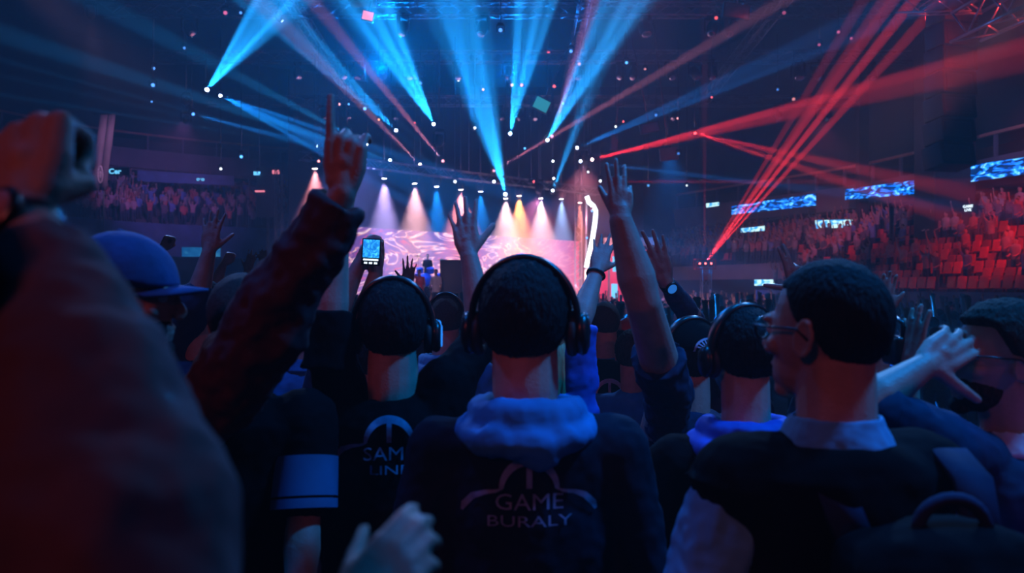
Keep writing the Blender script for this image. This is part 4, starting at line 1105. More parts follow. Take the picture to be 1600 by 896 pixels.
# bent white light tube
M['tube'] = glow('white_tube', (.75, .88, 1), 6)
pts = [at(x, y_, 47) for x, y_ in ((917, 307), (920, 316), (927, 322), (931, 330), (930, 345), (926, 372), (921, 396), (916, 418))]
root = empty('light_tube', pts[-1]); tag(root, 'tall bent white light tube beside the red side screen', 'light')
b = MB(); b.tube(pts, .13, 10); b.build('tube', 'tube', root, off=root.location)
b = MB(); b.limb([pts[-1], V((pts[-1].x, pts[-1].y, DZ + .01))], [.1, .1]); b.limb([pts[0] + V((0, .25, 0)), pts[-1] + V((0, .25, -.2))], [.07, .07]); b.build('support', 'truss', root, off=root.location)

def truss(a, c, w=.35, mat='truss', label='', group=None, name='lighting_truss', r=.028):
    a, c = V(a), V(c); d = (c - a); ln = d.length; x, y_, d_ = frame_of(d)
    base = a; m = MB()
    cor = [x * w / 2 + y_ * w / 2, -x * w / 2 + y_ * w / 2, -x * w / 2 - y_ * w / 2, x * w / 2 - y_ * w / 2]
    for q in cor: m.cone(q, c - a + q, r, r, 6)
    n = max(2, int(ln / (w * 1.3)))
    for i in range(n):
        for k in range(4):
            p0 = d_ * ln * i / n + cor[k]; p1 = d_ * ln * (i + 1) / n + cor[(k + 1) % 4]
            if i % 2: p0, p1 = d_ * ln * i / n + cor[(k + 1) % 4], d_ * ln * (i + 1) / n + cor[k]
            m.cone(p0, p1, r * .6, r * .6, 5)
    o = m.build(name, mat, smooth=True); o.location = base
    return tag(o, label, 'truss', group)
# overhead trusses across the hall and their cables
TZ = {27: 13.6, 33: 13.2, 38: 12.7, 44: 12.0}
for Y_, z_ in TZ.items():
    truss((-17, Y_, z_), (19, Y_, z_), .5, label='long aluminium truss spanning the hall at ' + {27: 'the highest level over the crowd', 33: 'mid hall over the crowd', 38: 'the stage edge', 44: 'the back of the stage'}[Y_])
    for x_ in (-12, -4, 4, 12):
        b = MB(); b.limb([(0, 0, 0), (0, 0, 20 - z_)], [.02, .02], 6); o = b.build('hoist_cable', 'metal'); o.location = (x_, Y_, z_ + .2); tag(o, 'thin steel cable hoisting an overhead truss', 'cable', 'hoist cables of the trusses')
for x_, nm in ((-9, 'over the blue beams'), (3, 'over the middle of the stage'), (11, 'towards the right balcony')):
    truss((x_, 25, 13.9), (x_, 46, 12.4), .45, label='lengthwise truss ' + nm)
FT0, FT1 = at(470, 243, 36.5), at(935, 300, 47.5)
truss(FT0, FT1, .4, label='front truss carrying the row of stage down lights')
for t_ in (.1, .5, .9):
    p = FT0.lerp(FT1, t_); b = MB(); b.limb([(0, 0, 0), (0, 0, 20 - p.z)], [.02, .02], 6); o = b.build('hoist_cable', 'metal'); o.location = p + V((0, 0, .2)); tag(o, 'thin steel cable hoisting an overhead truss', 'cable', 'hoist cables of the trusses')
truss(at(1412, 8, 24), at(1530, 4, 22), .5, 'truss', 'truss crossing above the black speaker column')
truss(at(1510, 42, 21), at(1640, -25, 17), .75, 'truss', 'red lit truss in the upper corner above the balcony', r=.045)
truss((at(1103, 448, 46).x, 46, PIT), at(1103, 418, 46), .5, 'truss', 'short truss tower under the red laser box', name='truss_tower')
truss((at(436, 448, 44).x, 44, DZ), at(436, 258, 44), .35, 'truss', 'tall thin truss tower at the far side of the stage', name='truss_tower')
truss((at(906, 448, 47).x, 48, DZ), (at(906, 448, 47).x, 48, 9), .4, 'truss', 'truss tower with the orange light left of the light tube', name='truss_tower')
# laser box
lb = empty('laser_box', at(1101, 413, 46)); tag(lb, 'red lit cage of laser projectors on the short tower', 'laser')
b = MB()
for x_ in (-.55, .55):
    for y_ in (-.3, .3): b.bar((x_, y_, -.28), (x_, y_, .28), .05)
for z_ in (-.28, .28):
    for y_ in (-.3, .3): b.bar((-.55, y_, z_), (.55, y_, z_), .05)
    for x_ in (-.55, .55): b.bar((x_, -.3, z_), (x_, .3, z_), .05)
b.build('cage', 'red_paint', lb, smooth=False)
M['laser_glow'] = glow('laser_aperture', (1, .12, .12), 9)
for k in (-.33, 0, .33):
    b = MB(); b.rbox((k, 0, 0), (.22, .4, .26), .02); b.build('projector', 'black_paint', lb)
    b = MB(); b.ball((k, -.21, .03), (.05, .02, .05)); b.build('aperture', 'laser_glow', lb)
# drum riser, kit and performers
R0 = at(666, 448, 39.0)
riser = MB(); riser.rbox((0, 0, 0), (5.2, 2.4, 1.0), .03, RS); o = riser.build('drum_riser', 'deck'); o.location = (R0.x, R0.y, DZ + .5); tag(o, 'black riser carrying the drum kit on the stage', 'riser')
kit = empty('drum_kit', (R0.x, R0.y, DZ + 1.0)); tag(kit, 'blue lit drum kit on the riser before the wide screen', 'drum kit')
def drum(c_, r_, h_, ax, name, mat='cap_blue'):
    m = MB(); x, y_, d_ = frame_of(V(ax)); rs = []
    for t, rr in ((-h_ / 2, r_ * .98), (-h_ / 2 + .02, r_ * 1.03), (-h_ / 2 + .05, r_), (h_ / 2 - .05, r_), (h_ / 2 - .02, r_ * 1.03), (h_ / 2, r_ * .98)):
        rs.append([V(c_) + d_ * t + (x * math.cos(k * PI / 10) + y_ * math.sin(k * PI / 10)) * rr for k in range(20)])
    m.rings(rs); m.build(name, mat, kit)
drum((0, -.3, .32), .32, .42, (0, 1, 0), 'bass_drum', 'royal_cloth'); drum((-.28, -.25, .78), .17, .24, (0, -.3, 1), 'tom', 'royal_cloth'); drum((.22, -.25, .78), .18, .26, (0, -.3, 1), 'tom', 'royal_cloth')
drum((.62, .15, .42), .22, .42, (0, -.1, 1), 'floor_tom', 'royal_cloth'); drum((-.55, .15, .55), .18, .15, (0, -.1, 1), 'snare', 'royal_cloth')
for cx_, cy_, cz_, cr_ in ((-.85, 0, 1.15, .26), (.75, -.1, 1.3, .28), (-.35, -.35, 1.45, .24), (1.05, .3, 1.15, .26)):
    m = MB(); m.rings([[V((cx_ + rr * math.cos(k * PI / 10), cy_ + rr * math.sin(k * PI / 10), cz_ + zz)) for k in range(20)] for rr, zz in ((cr_, 0), (cr_ * .4, .025), (.05, .05), (.04, .055), (.04, .045), (cr_ * .4, .015), (cr_, -.004))]); cy = m.build('cymbal', surf('brass', (.8, .65, .35), .25, 1.), kit)
    m = MB(); m.limb([(cx_, cy_, 0), (cx_, cy_, cz_ + .07)], [.014, .012], 6)
    for a in range(3): m.limb([(cx_, cy_, .25), (cx_ + .22 * math.cos(a * 2.1), cy_ + .22 * math.sin(a * 2.1), .01)], [.01, .01], 6)
    m.build('cymbal_stand', 'chrome', kit)
def backline(px, d_, w_, h_, z_, label, name='speaker_cabinet', rot=0.):
    p = at(px, 448, d_); r = empty(name, (p.x, p.y, z_)); tag(r, label, 'speaker')
    m = MB(); m.rbox((0, 0, h_ / 2), (w_, w_ * .8, h_), .03); m.build('cabinet', 'cab', r)
    m = MB(); m.rbox((0, -w_ * .41, h_ / 2), (w_ * .88, .03, h_ * .9), .01); m.build('grille', 'grille', r); return r
backline(706, 36.2, 1.0, 2.2, DZ, 'tall stage cabinet standing in front of the drum riser'); backline(640, 36.4, .8, 1.2, DZ, 'low stage cabinet beside the performer')
backline(790, 41.0, 1.1, 1.3, DZ, 'stage cabinet right of the drum riser')
for px, d_, lab, tp in ((681, 35.6, 'performer standing at the edge of the stage in pale clothes', 'white_cloth'), (766, 38.6, 'performer on stage near the middle in dark clothes', 'navy_cloth'), (655, 35.6, 'performer on stage in a red top with one arm up', 'red_paint')):
    z_ = DZ + 1.64
    person(lab, (px, 448 - (z_ - CAMZ) * F / d_, d_), 170, 0, 0, top=tp, hair='short', vox=.016, floor=DZ,
           arms={'R': dict(e=(px - 10, 448 - (z_ - CAMZ) * F / d_ + 4, d_), w=(px - 12, 448 - (z_ - CAMZ) * F / d_ - 4, d_), sleeve=.8)} if tp == 'red_paint' else None)
person('drummer seated behind the drum kit', (668, 448 - (DZ + 1 + 1.5 - CAMZ) * F / 39.4, 39.4), 180, 0, 0, top='black_cloth', vox=.016, floor=DZ + 1.0, s=.92)
# hanging things --------------------------------------------------------------------------
def hung(name, p, label, cat, top=20.):
    r = empty(name, p); tag(r, label, cat)
    return r
def cable_to(r, z1, xs=(0,), rad=.02):
    for x_ in xs:
        m = MB(); m.limb([(x_, 0, 0), (x_, 0, z1 - r.location.z)], [rad, rad], 6); m.build('suspension_cable', 'metal', r)
sa = hung('speaker_array', at(1482, 265, 24), 'tall black hanging column of stacked speaker cabinets', 'speaker')
zc = 0.; yc = 0.
for i in range(9):
    th_ = math.radians(14 - i * 2.0); hh = .74
    R = Matrix.Rotation(-th_ * .7, 3, 'X') @ Matrix.Identity(3); R = Matrix.Rotation(.25, 3, 'Z') @ R
    m = MB(); m.rbox((0, yc, zc + hh / 2), (1.22, .8, hh * .93), .04, R); cb_ = m.build('speaker_cabinet', 'cab', sa)
    m = MB(); m.rbox(V((0, yc, zc + hh / 2)) + R @ V((-.05, -.41, 0)), (.92, .04, hh * .62), .03, R); g_ = m.build('grille', 'grille', None); g_.parent = cb_
    zc += hh * .96; yc -= .03
m = MB(); m.box((0, -.2, zc + .1), (1.1, .9, .12)); m.box((0, -.2, zc + .25), (.2, .9, .2)); m.build('flying_frame', 'metal', sa, smooth=False)
cable_to(sa, 20, (-.4, .4), .03)
# banner on the left side
bn = hung('hanging_banner', at(162, 238, 40), 'tall pale banner with an oval emblem hanging by the far stand', 'banner')
bz = 118 / F * 40
for k in (-1, 1):
    m = MB(); rs = []
    for i in range(9):
        t = i / 8; z_ = bz * (t - .5); sk_ = -.22 + .44 * t
        x0, x1 = (-.40, -.02) if k < 0 else (.02, .36)
        rs.append([V((x0 + sk_, .02 * math.sin(i), z_)), V((x1 + sk_, .02 * math.cos(i), z_)), V((x1 + sk_, .03 + .02 * math.cos(i), z_)), V((x0 + sk_, .03 + .02 * math.sin(i), z_))])
    m.rings(rs); m.build('banner_cloth', 'banner', bn)
m = MB(); m.tube([V((-.14 + .11 * math.cos(k * PI / 10), -.05, -bz * .3 + .42 * math.sin(k * PI / 10))) for k in range(20)], .05, 6, close=True); m.ball((-.14, -.05, -bz * .3), (.06, .03, .2)); m.build('emblem', surf('banner_emblem', (.75, .6, .75), .6), bn)
m = MB(); m.limb([(-.5, .05, bz / 2 + .03), (.85, .05, bz / 2 + .03)], [.03, .03], 8); m.build('crossbar', 'metal', bn)
m = MB(); m.limb([(-.05, .1, -bz / 2), (-.05, .1, PIT - bn.location.z)], [.035, .035], 8); m.build('pole', 'fascia', bn)
bn2 = hung('screen_tower', at(417, 300, 46), 'dim panel tower with two small pink and cyan displays', 'screen')
m = MB(); m.rbox((0, .15, 0), (1.25, .2, 2.9), .03); m.build('panel', 'fascia_dark', bn2)
for px, py, w_, h_, mt in ((401, 271, .35, .2, 'led_cyan'), (431, 269, .4, .22, 'led_pink'), (406, 299, .55, .10, 'led_pink')):
    m = MB(); m.rbox(at(px, py, 45.9) - bn2.location, (w_, .08, h_), .01); m.build('display', mt, bn2)
m = MB(); m.limb([(0, .2, -1.4), (0, .2, PIT - bn2.location.z)], [.08, .08]); m.build('post', 'truss', bn2)
M['dim_cyan'] = glow('monitor_picture', (.04, .35, .45), .8)
for px, py, d_, w_, h_, ry, mt, lab in ((846, 164, 35.3, .75, .6, .45, 'dim_cyan', 'tilted cyan lit monitor hanging above the stage'), (1045, 241, 38, .9, .6, -.12, 'fascia', 'pair of grey hanging panels right of the red beams'), (1015, 200, 36, .9, .45, -.2, 'barrier', 'blue lit hanging panel above the raised hand'),
                                        (575, 26, 22.6, .34, .28, .2, 'led_pink', 'small pink lit sign under the hanging cluster'), (960, 222, 38, .35, .8, .1, 'fascia', 'pale hanging box below a white lamp'), (1150, 18, 26, .9, .5, .1, 'metal', 'cluster of lamps in a hanging frame near the ceiling')):
    r = hung('hanging_monitor', at(px, py, d_), lab, 'monitor')
    r.rotation_euler = (0, ry, .1)
    m = MB(); m.rbox((0, 0, 0), (w_, .14, h_), .02); m.build('housing', 'black_paint' if mt != 'fascia' else 'fascia', r)
    m = MB(); m.rbox((0, -.075, 0), (w_ * .88, .01, h_ * .86), .003); m.build('face', mt, r)
    m = MB(); m.bar((0, 0, h_ / 2), (0, 0, 14.5 - r.location.z), .05); m.build('drop_pipe', 'metal', r, smooth=False)
hc = hung('speaker_cluster', at(566, 2, 24), 'dark hanging speaker cluster at the top edge between blue beams', 'speaker')
m = MB(); m.rbox((0, 0, .45), (.8, .7, 1.1), .08); m.build('speaker_cabinet', 'cab', hc); m = MB(); m.rbox((0, -.36, .45), (.62, .03, .9), .02); m.build('grille', 'grille', hc); cable_to(hc, 19.9)
# ------------------------------------------------------------------ lamps
BL = (.005, .24, 1.); CY = (.012, .34, 1.); RD = (1., .03, .05); PK = (1., .28, .32); OR = (1., .32, .10); LV = (.55, .42, 1.); WH = (.75, .85, 1.); MG = (.9, .1, .35)
LENS = {}
def lens_mat(c, k):
    key = (c, k)
    if key not in LENS:
        w = .5 if k >= 20 else .08
        LENS[key] = glow('lamp_lens', tuple(min(1, w + (1 - w) * x) for x in c), k if k >= 20 else min(k * .5, 3.5))
    return LENS[key]
FB = {}
def fixture_meshes():
    m = MB(); m.rbox((0, 0, .30), (.30, .22, .12), .02); FB['base'] = m.mesh('base'); 
    m = MB(); m.box((-.19, 0, .08), (.035, .10, .36)); m.box((.19, 0, .08), (.035, .10, .36)); m.box((0, 0, .25), (.41, .10, .04)); FB['yoke'] = m.mesh('yoke', smooth=False)
    m = MB(); m.rings([[V((r * math.cos(t * PI / 8), r * math.sin(t * PI / 8), z)) for t in range(16)] for z, r in ((.20, .06), (.17, .12), (.02, .15), (-.12, .14), (-.20, .125), (-.215, .11))]); FB['head'] = m.mesh('head')
    m = MB(); m.rings([[V((r * math.cos(t * PI / 8), r * math.sin(t * PI / 8), z)) for t in range(16)] for z, r in ((-.205, .10), (-.225, .095), (-.232, .05))]); FB['lens'] = m.mesh('lens')
    for k in ('base', 'yoke', 'head'): FB[k].materials.append(M['black_paint'])
fixture_meshes()
def fixture(p, tgt, col, k, label, group, sc=1., hang=True, name='moving_head_light'):
    p = V(p); d = (V(tgt) - p).normalized()
    r = empty(name, p); r.scale = (sc, sc, sc); tag(r, label, 'light', group)
    az = math.atan2(d.y, d.x) - PI / 2
    for part in ('base', 'yoke', 'head', 'lens'):
        me = FB[part]
        if part == 'lens': me = me.copy(); me.materials.append(lens_mat(col, k))
        o = bpy.data.objects.new(part, me); COL.objects.link(o); o.parent = r
        if part in ('base', 'yoke'): o.rotation_euler = (0, 0, az)
        if part in ('head', 'lens'): o.rotation_euler = (-d).to_track_quat('Z', 'Y').to_euler()
    if hang:
        z1 = 12.6 if p.z < 12 else 19.8
        m = MB(); m.limb([(0, 0, .34), (0, 0, (z1 - p.z) / sc)], [.03, .03], 6); m.build('hanger_pipe', 'metal', r)
    return r
def spot(p, tgt, ang, P, col, blend=.35, rad=.05, back=.26):
    p, tgt = V(p), V(tgt); d = (tgt - p).normalized()
    l = bpy.data.lights.new('lamp', 'SPOT'); l.energy = P; l.color = col; l.spot_size = math.radians(ang); l.spot_blend = blend; l.shadow_soft_size = rad
    o = bpy.data.objects.new('lamp', l); COL.objects.link(o); o.location = p + d * back; o.rotation_euler = d.to_track_quat('-Z', 'Y').to_euler(); return o

KB = 110000.
def beam(o, t, do, dt, rays, col, label, group, lk=12, fx=1.0, hang=True, P=1.):
    """rays: (angle, power, dx, dy) - one lamp throws several gobo rays"""
    p = at(*o, do); q = at(*t, dt)
    fixture(p, q, col, lk, label, group, fx * .72, hang)
    for ang, w, dx, dy in rays:
        spot(p, at(t[0] + dx, t[1] + dy, dt), ang, KB * P * w * (1.7 if ang < 1.3 else 1.), col, back=.30 * fx)
NB = 'narrow blue beam lamps over the stage'
LB_ = 'lamp over the stage throwing a blue beam up towards the hall ceiling'
beam((322, 142), (470, -40), 36, 25, [(9, 2.2, 0, 0), (2.0, 9, -45, 0), (1.6, 12, 25, 0)], CY, 'lamp with a broad white blue beam fanning up at the far side', None, 25, 1.2)
beam((343, 149), (610, 270), 38, 24, [(2.4, 5, 0, 0), (1.0, 7, 0, 30), (1.0, 6, 0, -30)], BL, 'lamp sending a blue beam sideways just below the broad fan', None, 22)
beam((300, 178), (600, 255), 38, 26, [(1.6, 3.5, 0, 0)], BL, 'small red rimmed lamp with a thin blue sideways beam', None, 18)
beam((435, 28), (690, 250), 30, 36, [(1.4, 4, 0, 0), (.8, 5, -12, 12)], CY, 'lamp near the ceiling pointing down along a white blue beam', None, 25, 1., True)
beam((620, 205), (420, 8), 38, 22, [(2.6, 4, 0, 0), (.9, 8, 30, 0), (.9, 7, -25, 10)], CY, 'lamp whose beam crosses towards the lamp high on the edge', None, 24)
beam((678, 195), (545, -50), 38, 18, [(5.2, 3.2, 0, 0), (1.0, 9, -42, 0), (1.2, 9, 0, 0), (.8, 11, 38, 0)], CY, 'lamp throwing the strongest triple blue beam up and away', None, 25)
beam((742, 201), (690, -50), 38, 19, [(2.0, 3, 0, 0), (.7, 6, 14, 0)], BL, 'lamp with one thin blue beam above the stage middle', None, 20)
beam((790, 305), (695, -60), 40, 17, [(5, 3.4, 0, 0), (1.1, 11, -26, 0), (1.1, 11, 26, 0), (.7, 9, 0, 0)], CY, 'dazzling low lamp throwing twin beams straight up', None, 30, 1.2)
beam((797, 210), (845, -60), 38, 18, [(4.2, 2.6, 0, 0), (.9, 9, -28, 0), (.9, 9, 12, 0), (.7, 7, 40, 0)], CY, 'lamp with a striped blue beam rising over the big headphones', None, 24)
beam((855, 220), (1010, -60), 38, 17, [(4.4, 2.5, 0, 0), (.9, 8, -40, 0), (.8, 9, 36, 0), (.9, 6, 6, 0)], CY, 'lamp with a wide streaked blue beam leaning over the raised arm', None, 24)
beam((862, 214), (935, -20), 40, 22, [(1.6, 4, 0, 0)], (.7, .25, .6), 'lamp with a faint violet beam beside the streaked one', None, 16)
beam((900, 232), (1240, 75), 38, 22, [(1.6, 3.4, 0, 0), (.8, 4, 0, 20)], BL, 'lamp sending a dim blue beam low across the hall', None, 20)
beam((923, 250), (1450, 122), 38, 20, [(2.4, 5.5, 0, 0), (1.1, 7, 0, -12)], RD, 'lamp with the broad red beam running to the speaker column', None, 22)
beam((905, 252), (1300, 300), 40, 24, [(1.0, 3, 0, 0)], BL, 'lamp with a thin level blue beam near the raised hand', None, 20)
beam((501, 230), (300, 185), 38, 37, [(1.0, 2.0, 0, 0), (.6, 3.5, 0, 12), (.6, 3, 0, -10)], CY, 'lamp with short blue rays spreading back to the side', None, 24)
beam((611, 251), (470, 205), 40, 30, [(1.2, 3, 0, 0)], CY, 'small lamp with a short cyan ray near the pointing hand', None, 20)
beam((574, 226), (430, 150), 40, 28, [(1.5, 3, 0, 0)], CY, 'small lamp glowing beside the pointing finger', None, 22)
beam((693, 253), (585, 120), 42, 30, [(1.6, 3.2, 0, 0)], (1, .3, .45), 'lamp with a soft pink beam leaning over the phone', None, 14)
beam((657, 258), (590, 190), 42, 32, [(1.4, 3, 0, 0)], (1, .35, .5), 'lamp with a short pink beam left of the soft one', None, 20)
beam((1085, 208), (1330, 262), 40, 22, [(1.0, 4, 0, 0), (.8, 4, 0, 26)], RD, 'lamp with two thin red rays over the far balcony', None, 6)
beam((770, 268), (860, 215), 42, 36, [(1.2, 4, 0, 0)], (1, .3, .45), 'lamp with a short pink ray crossing the twin beams', None, 18)
beam((830, 284), (930, 284), 42, 40, [(1.0, 5, 0, 0)], RD, 'lamp with a short level red ray over the stage', None, 18)
beam((863, 300), (900, 200), 42, 36, [(5, 1.4, 0, 0), (1.2, 4, 0, 0)], CY, 'lamp with a blue plume rising in the middle of the rig', None, 24)
# lasers from the cage
lp = at(1101, 412, 45.6)
for (tx, ty), ang, w in (((1432, -6), .55, 42), ((1400, -6), .45, 26), ((1452, 22), .40, 26), ((1385, -6), .28, 16), ((1352, -6), .35, 9)):
    spot(lp, at(tx, ty, 24), ang * .85, KB * w * .7, RD, .2, .01, .3)
spot(at(1101, 405, 46.2), at(1101, -60, 40), 2.4, KB * 1.2, RD, .6, .05, .3)
# row of stage down lights
DL = 'stage down light on the front truss with a '
for px, py, col, w, ang, nm in ((492, 255, PK, 1.0, 30, 'salmon cone at the far end'), (600, 271, LV, 1.3, 26, 'lavender cone'), (648, 279, (1, .5, .6), 1.3, 28, 'pale pink cone'), (682, 284, BL, .9, 24, 'blue cone beside the pale pink one'),
                              (720, 289, PK, 1.5, 34, 'wide coral cone'), (751, 292, BL, .8, 24, 'blue cone over the raised hand'), (790, 303, (1, .55, .6), 1.5, 32, 'white pink cone under the twin beams'), (811, 299, OR, 2.2, 30, 'vivid orange cone'),
                              (845, 303, (1, .55, .6), 1.6, 30, 'white and rose cone'), (877, 304, (.3, .5, 1), 1.0, 24, 'pale blue cone'), (906, 310, (1, .25, .15), 1.5, 14, 'narrow red orange cone by the tube')):
    dd = 36.6 + (px - 470) / 465 * 10.6
    p = at(px, py, dd); q = at(px + 4, 500, dd + .6)
    fixture(p, q, col, 30, DL + nm, 'stage down lights on the front truss', 1.2, True)
    spot(p, q, ang * 1.75, 80000 * w, col, .9, .08, .35)
# small lamps seen as bright points, hung about the rig
r5 = random.Random(5)
PTS = [(240, 107, BL, 5), (716, 125, WH, 14), (239, 133, BL, 5), (237, 159, BL, 4), (742, 200, WH, 8), (755, 140, OR, 8), (782, 47, BL, 4), (962, 198, WH, 16), (974, 190, RD, 10), (864, 252, WH, 26), (865, 279, WH, 20), (772, 284, CY, 20), (711, 284, WH, 16), (648, 192, RD, 3),
        (919, 269, WH, 10), (377, 245, CY, 16), (345, 264, WH, 8), (498, 252, PK, 6), (570, 170, CY, 18), (592, 187, OR, 12), (545, 163, CY, 8), (530, 163, PK, 8), (405, 270, CY, 12), (288, 75, BL, 3), (376, 20, BL, 4), (352, 20, MG, 2),
       (892, 80, BL, 5), (866, 135, RD, 5), (979, 98, CY, 5), (857, 81, RD, 4), (1008, 108, PK, 2), (1112, 152, RD, 4), (1059, 185, PK, 8), (815, 133, RD, 8), (800, 133, OR, 6), (880, 162, CY, 10), (1150, 16, CY, 4), (1160, 8, BL, 4), (1119, 28, RD, 3), (1435, 70, RD, 6), (1215, 140, BL, 2), (1240, 155, PK, 2), (1310, 50, MG, 1.5), (1330, 60, MG, 1.2),
       (1025, 180, BL, 3), (1013, 290, CY, 3), (1073, 290, WH, 4), (905, 100, PK, 2), (657, 130, BL, 3), (1348, 395, BL, 3), (820, 232, CY, 6), (938, 283, WH, 8), (925, 330, CY, 6), (917, 372, CY, 8), (1060, 240, BL, 2), (1225, 20, MG, 1), (1280, 70, MG, 1.2)]
for px, py, col, k in PTS:
    dd = r5.uniform(33, 41) if py > 60 else r5.uniform(26, 31)
    if py > 320: dd = 46
    if (px, py) == (1348, 395): dd = 42
    nm = {BL: 'blue', CY: 'cyan', WH: 'white', RD: 'red', OR: 'orange', PK: 'pink', MG: 'magenta'}[col]
    fixture(at(px, py, dd), at(px + r5.uniform(-40, 40), py + 60, 5), col, k, 'small %s lamp glowing in the overhead rig' % nm, 'small %s lamps of the rig' % nm, r5.uniform(.4, .75), py < 320)
# dark unlit lamps hanging from the trusses
dark = None
for i in range(46):
    Y_ = r5.choice([27, 33, 38, 44]); x_ = r5.uniform(-6, 18) if i % 3 else r5.uniform(-16, 0)
    p = V((x_, Y_, TZ[Y_] - .75)); d = V((r5.uniform(-.7, .7), -.6, -1))
    r = empty('moving_head_light', p); r.scale = (1.6,) * 3; tag(r, 'dark unlit lamp hanging from an overhead truss', 'light', 'unlit lamps on the trusses')
    az = r5.uniform(0, 3)
    for part in ('base', 'yoke', 'head', 'lens'):
        me = FB[part]
        if part == 'lens' and not me.materials: me.materials.append(M['chrome'])
        o = bpy.data.objects.new(part, me); COL.objects.link(o); o.parent = r
        o.rotation_euler = (0, 0, az) if part in ('base', 'yoke') else (-d).to_track_quat('Z', 'Y').to_euler()

# washes over the hall -------------------------------------------------------------------
WL = 'wide %s wash lamp hanging over the hall'
def wash(p, t, ang, P, col, nm, rad=.25, hang=True):
    fixture(p, t, col, 6, '%s wash lamp %s' % nm, None, 1.3, hang)
    return spot(p, t, ang, P, col, .9, rad, .42)
CS, GS = 'on the cap side', 'on the glasses side'
wash((-2.6, 2.2, 6.6), (-1.0, 2.4, 1.2), 44, 480, (.0, .19, 1), ('blue', 'added unseen as fill over the near crowd, cap side'))  # three fill lamps added out of view to put blue on shoulders and hoods
wash((2.8, 1.6, 5.6), (.3, 1.9, 1.2), 40, 950, (.0, .26, 1), ('blue', 'added unseen as fill over the man in the middle'))
wash((.6, 3.4, 6.8), (1.3, 2.0, 1.2), 44, 620, (.0, .25, 1), ('blue', 'added unseen as fill over the glasses wearer'))
wash((-7, 16, 12.5), (-1.6, 3.2, 1.5), 15, 5500, (.22, .38, 1), ('violet', 'added unseen over the floor crowd for rim light, cap side'))  # pair added above the view for a rim along arms and heads
wash((6, 16, 12.5), (1.2, 2.6, 1.5), 15, 6000, (.16, .40, 1), ('pale violet', 'added unseen over the floor crowd for rim light, glasses side'))
wash((-5, -5, 6), (-.6, 1.6, 1.6), 26, 190, (1, .10, .11), ('red', 'added unseen as fill behind the crowd, cap side'))  # red fill pair added behind the camera to redden skin
wash((6, -5, 6), (1.6, 2.2, 1.6), 30, 150, (1, .15, .18), ('red', 'added unseen as fill behind the crowd, glasses side'))
wash((-2.4, -2.0, 4.2), (-.35, .7, 1.5), 32, 24, (1, .22, .26), ('small red', 'added unseen as fill behind the blurred jacket'))  # extra red fill, added unseen for the blurred sleeve
wash((-3.2, 35, 8.2), (-4.1, 39, 2.4), 30, 2600, (.02, .30, 1), ('blue', 'added to light the drum kit'))  # lamp added so the drums stand out in blue
wash((3, 17, 10.0), (3, 30, 0), 60, 1700, (1, .40, .50), ('pink', 'added unseen to light the middle of the floor crowd'))  # three unseen lamps added to brighten the floor crowd from above and behind
wash((9.4, 13, 7.2), (8.0, 36, .6), 24, 6500, (1, .50, .60), ('pale pink', 'added unseen to light the floor crowd near the red screen'))
wash((-8.6, 12.5, 7.4), (-5, 34, .6), 24, 3000, (1, .50, .70), ('pale rose', 'added unseen to light the floor crowd by the drum kit'))
wash((16.3, 23.0, 9.4), (21.0, 31, 2.6), 58, 5200, (1, .025, .04), ('red', 'aimed at the near part of the seat terrace'))
wash((14.0, 36, 9.5), (19, 48, 3.6), 60, 2400, (.8, .12, .32), ('violet red', 'aimed at the far part of the terrace'))
wash((15, 28, 10.5), (22.5, 38, 7.0), 50, 1900, (.45, .32, .9), ('indigo', 'aimed at the balcony fronts'))
wash((-18, 44, 11.0), (-25, 57, 6.8), 60, 3200, (.5, .14, .6), ('purple', 'aimed at the far stand'))
wash((-18, 44, 12.0), (-27, 57, 9.5), 50, 900, (.02, .22, 1), ('blue', 'aimed at the far balcony'))
wash((-18, 34, 13.5), (-20.5, 40, 8.4), 30, 1500, (.8, .45, .8), ('pale pink', 'added to light the tall banner'))  # lamp added to brighten the banner cloth
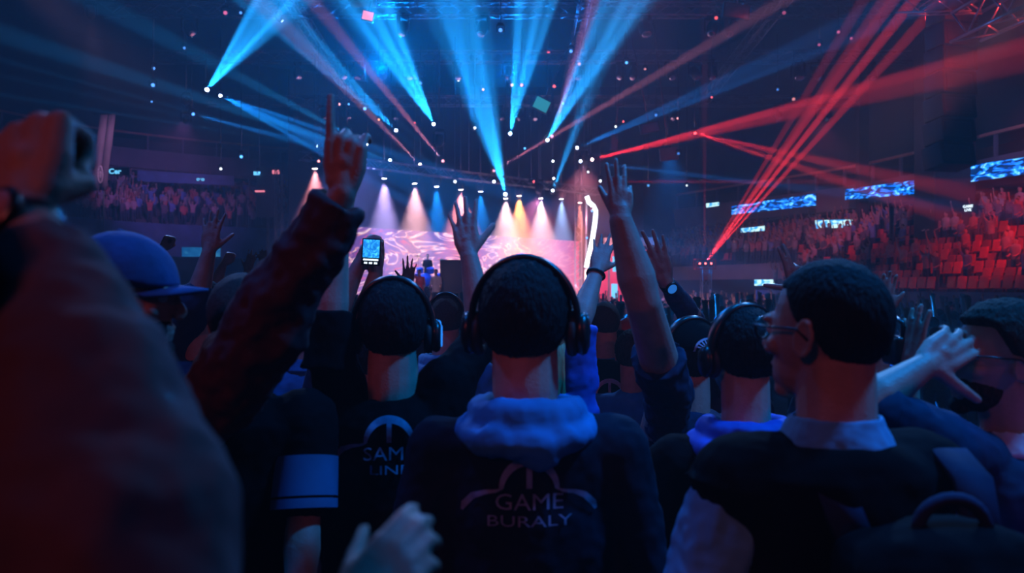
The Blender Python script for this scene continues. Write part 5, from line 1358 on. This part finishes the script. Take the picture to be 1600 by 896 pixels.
wash((-8, 38.5, 9.0), (-7.5, 40.5, 0), 100, 19000, (.20, .26, 1), ('indigo', 'over the near end of the stage'))
wash((1.5, 44, 7.2), (.5, 45, 0), 104, 16000, (.95, .24, .60), ('rose', 'over the middle of the stage'))
wash((4, 44, 9.0), (4, 46, 0), 96, 13000, (1, .28, .42), ('coral', 'over the far end of the stage'))
wash((9, 46, 10.0), (10, 46, 0), 76, 9000, (.0, .18, .8), ('blue', 'added to colour the haze beside the light tube'))  # lamp added to tint the air right of the stage
wash((14.2, 16.5, 7.2), (11.9, 20, 8.6), 70, 3500, (1, .05, .05), ('red', 'next to the lit truss in the corner'), hang=False)
for x_, y_, P in ((-6, 37, 9000), (0, 38, 5500)):
    wash((x_, y_, 11.6), (x_ * .6, 14, 15), 110, P, (.0, .22, 1), ('blue', 'added to light the haze at %s' % {-6: 'the fan side', 0: 'the stage middle'}[x_]))  # two lamps added to give the upper air a blue glow

# ------------------------------------------------------------------ air, camera, output
w = bpy.data.worlds.new('hall_air'); S.world = w; w.use_nodes = True; nt = w.node_tree; nt.nodes.clear()
wo = nt.nodes.new('ShaderNodeOutputWorld'); vs_ = nt.nodes.new('ShaderNodeVolumeScatter'); vs_.inputs['Density'].default_value = .008; vs_.inputs['Anisotropy'].default_value = .3
nt.links.new(vs_.outputs[0], wo.inputs['Volume'])
cam = bpy.data.cameras.new('camera'); co = bpy.data.objects.new('camera', cam); COL.objects.link(co); S.camera = co
cam.lens = 28; cam.sensor_width = 36; co.location = (0, 0, CAMZ); co.rotation_euler = (PI / 2, 0, 0); cam.clip_end = 300
cam.dof.use_dof = True; cam.dof.focus_distance = 4.0; cam.dof.aperture_fstop = 3.2
S.view_settings.view_transform = 'Standard'; S.view_settings.look = 'None'; S.view_settings.gamma = 1; S.view_settings.exposure = 0
S.view_settings.use_curve_mapping = False
S.cycles.max_bounces = 4; S.cycles.diffuse_bounces = 2; S.cycles.glossy_bounces = 2; S.cycles.transmission_bounces = 2; S.cycles.volume_bounces = 0
S.cycles.use_denoising = True; S.cycles.sample_clamp_indirect = 3
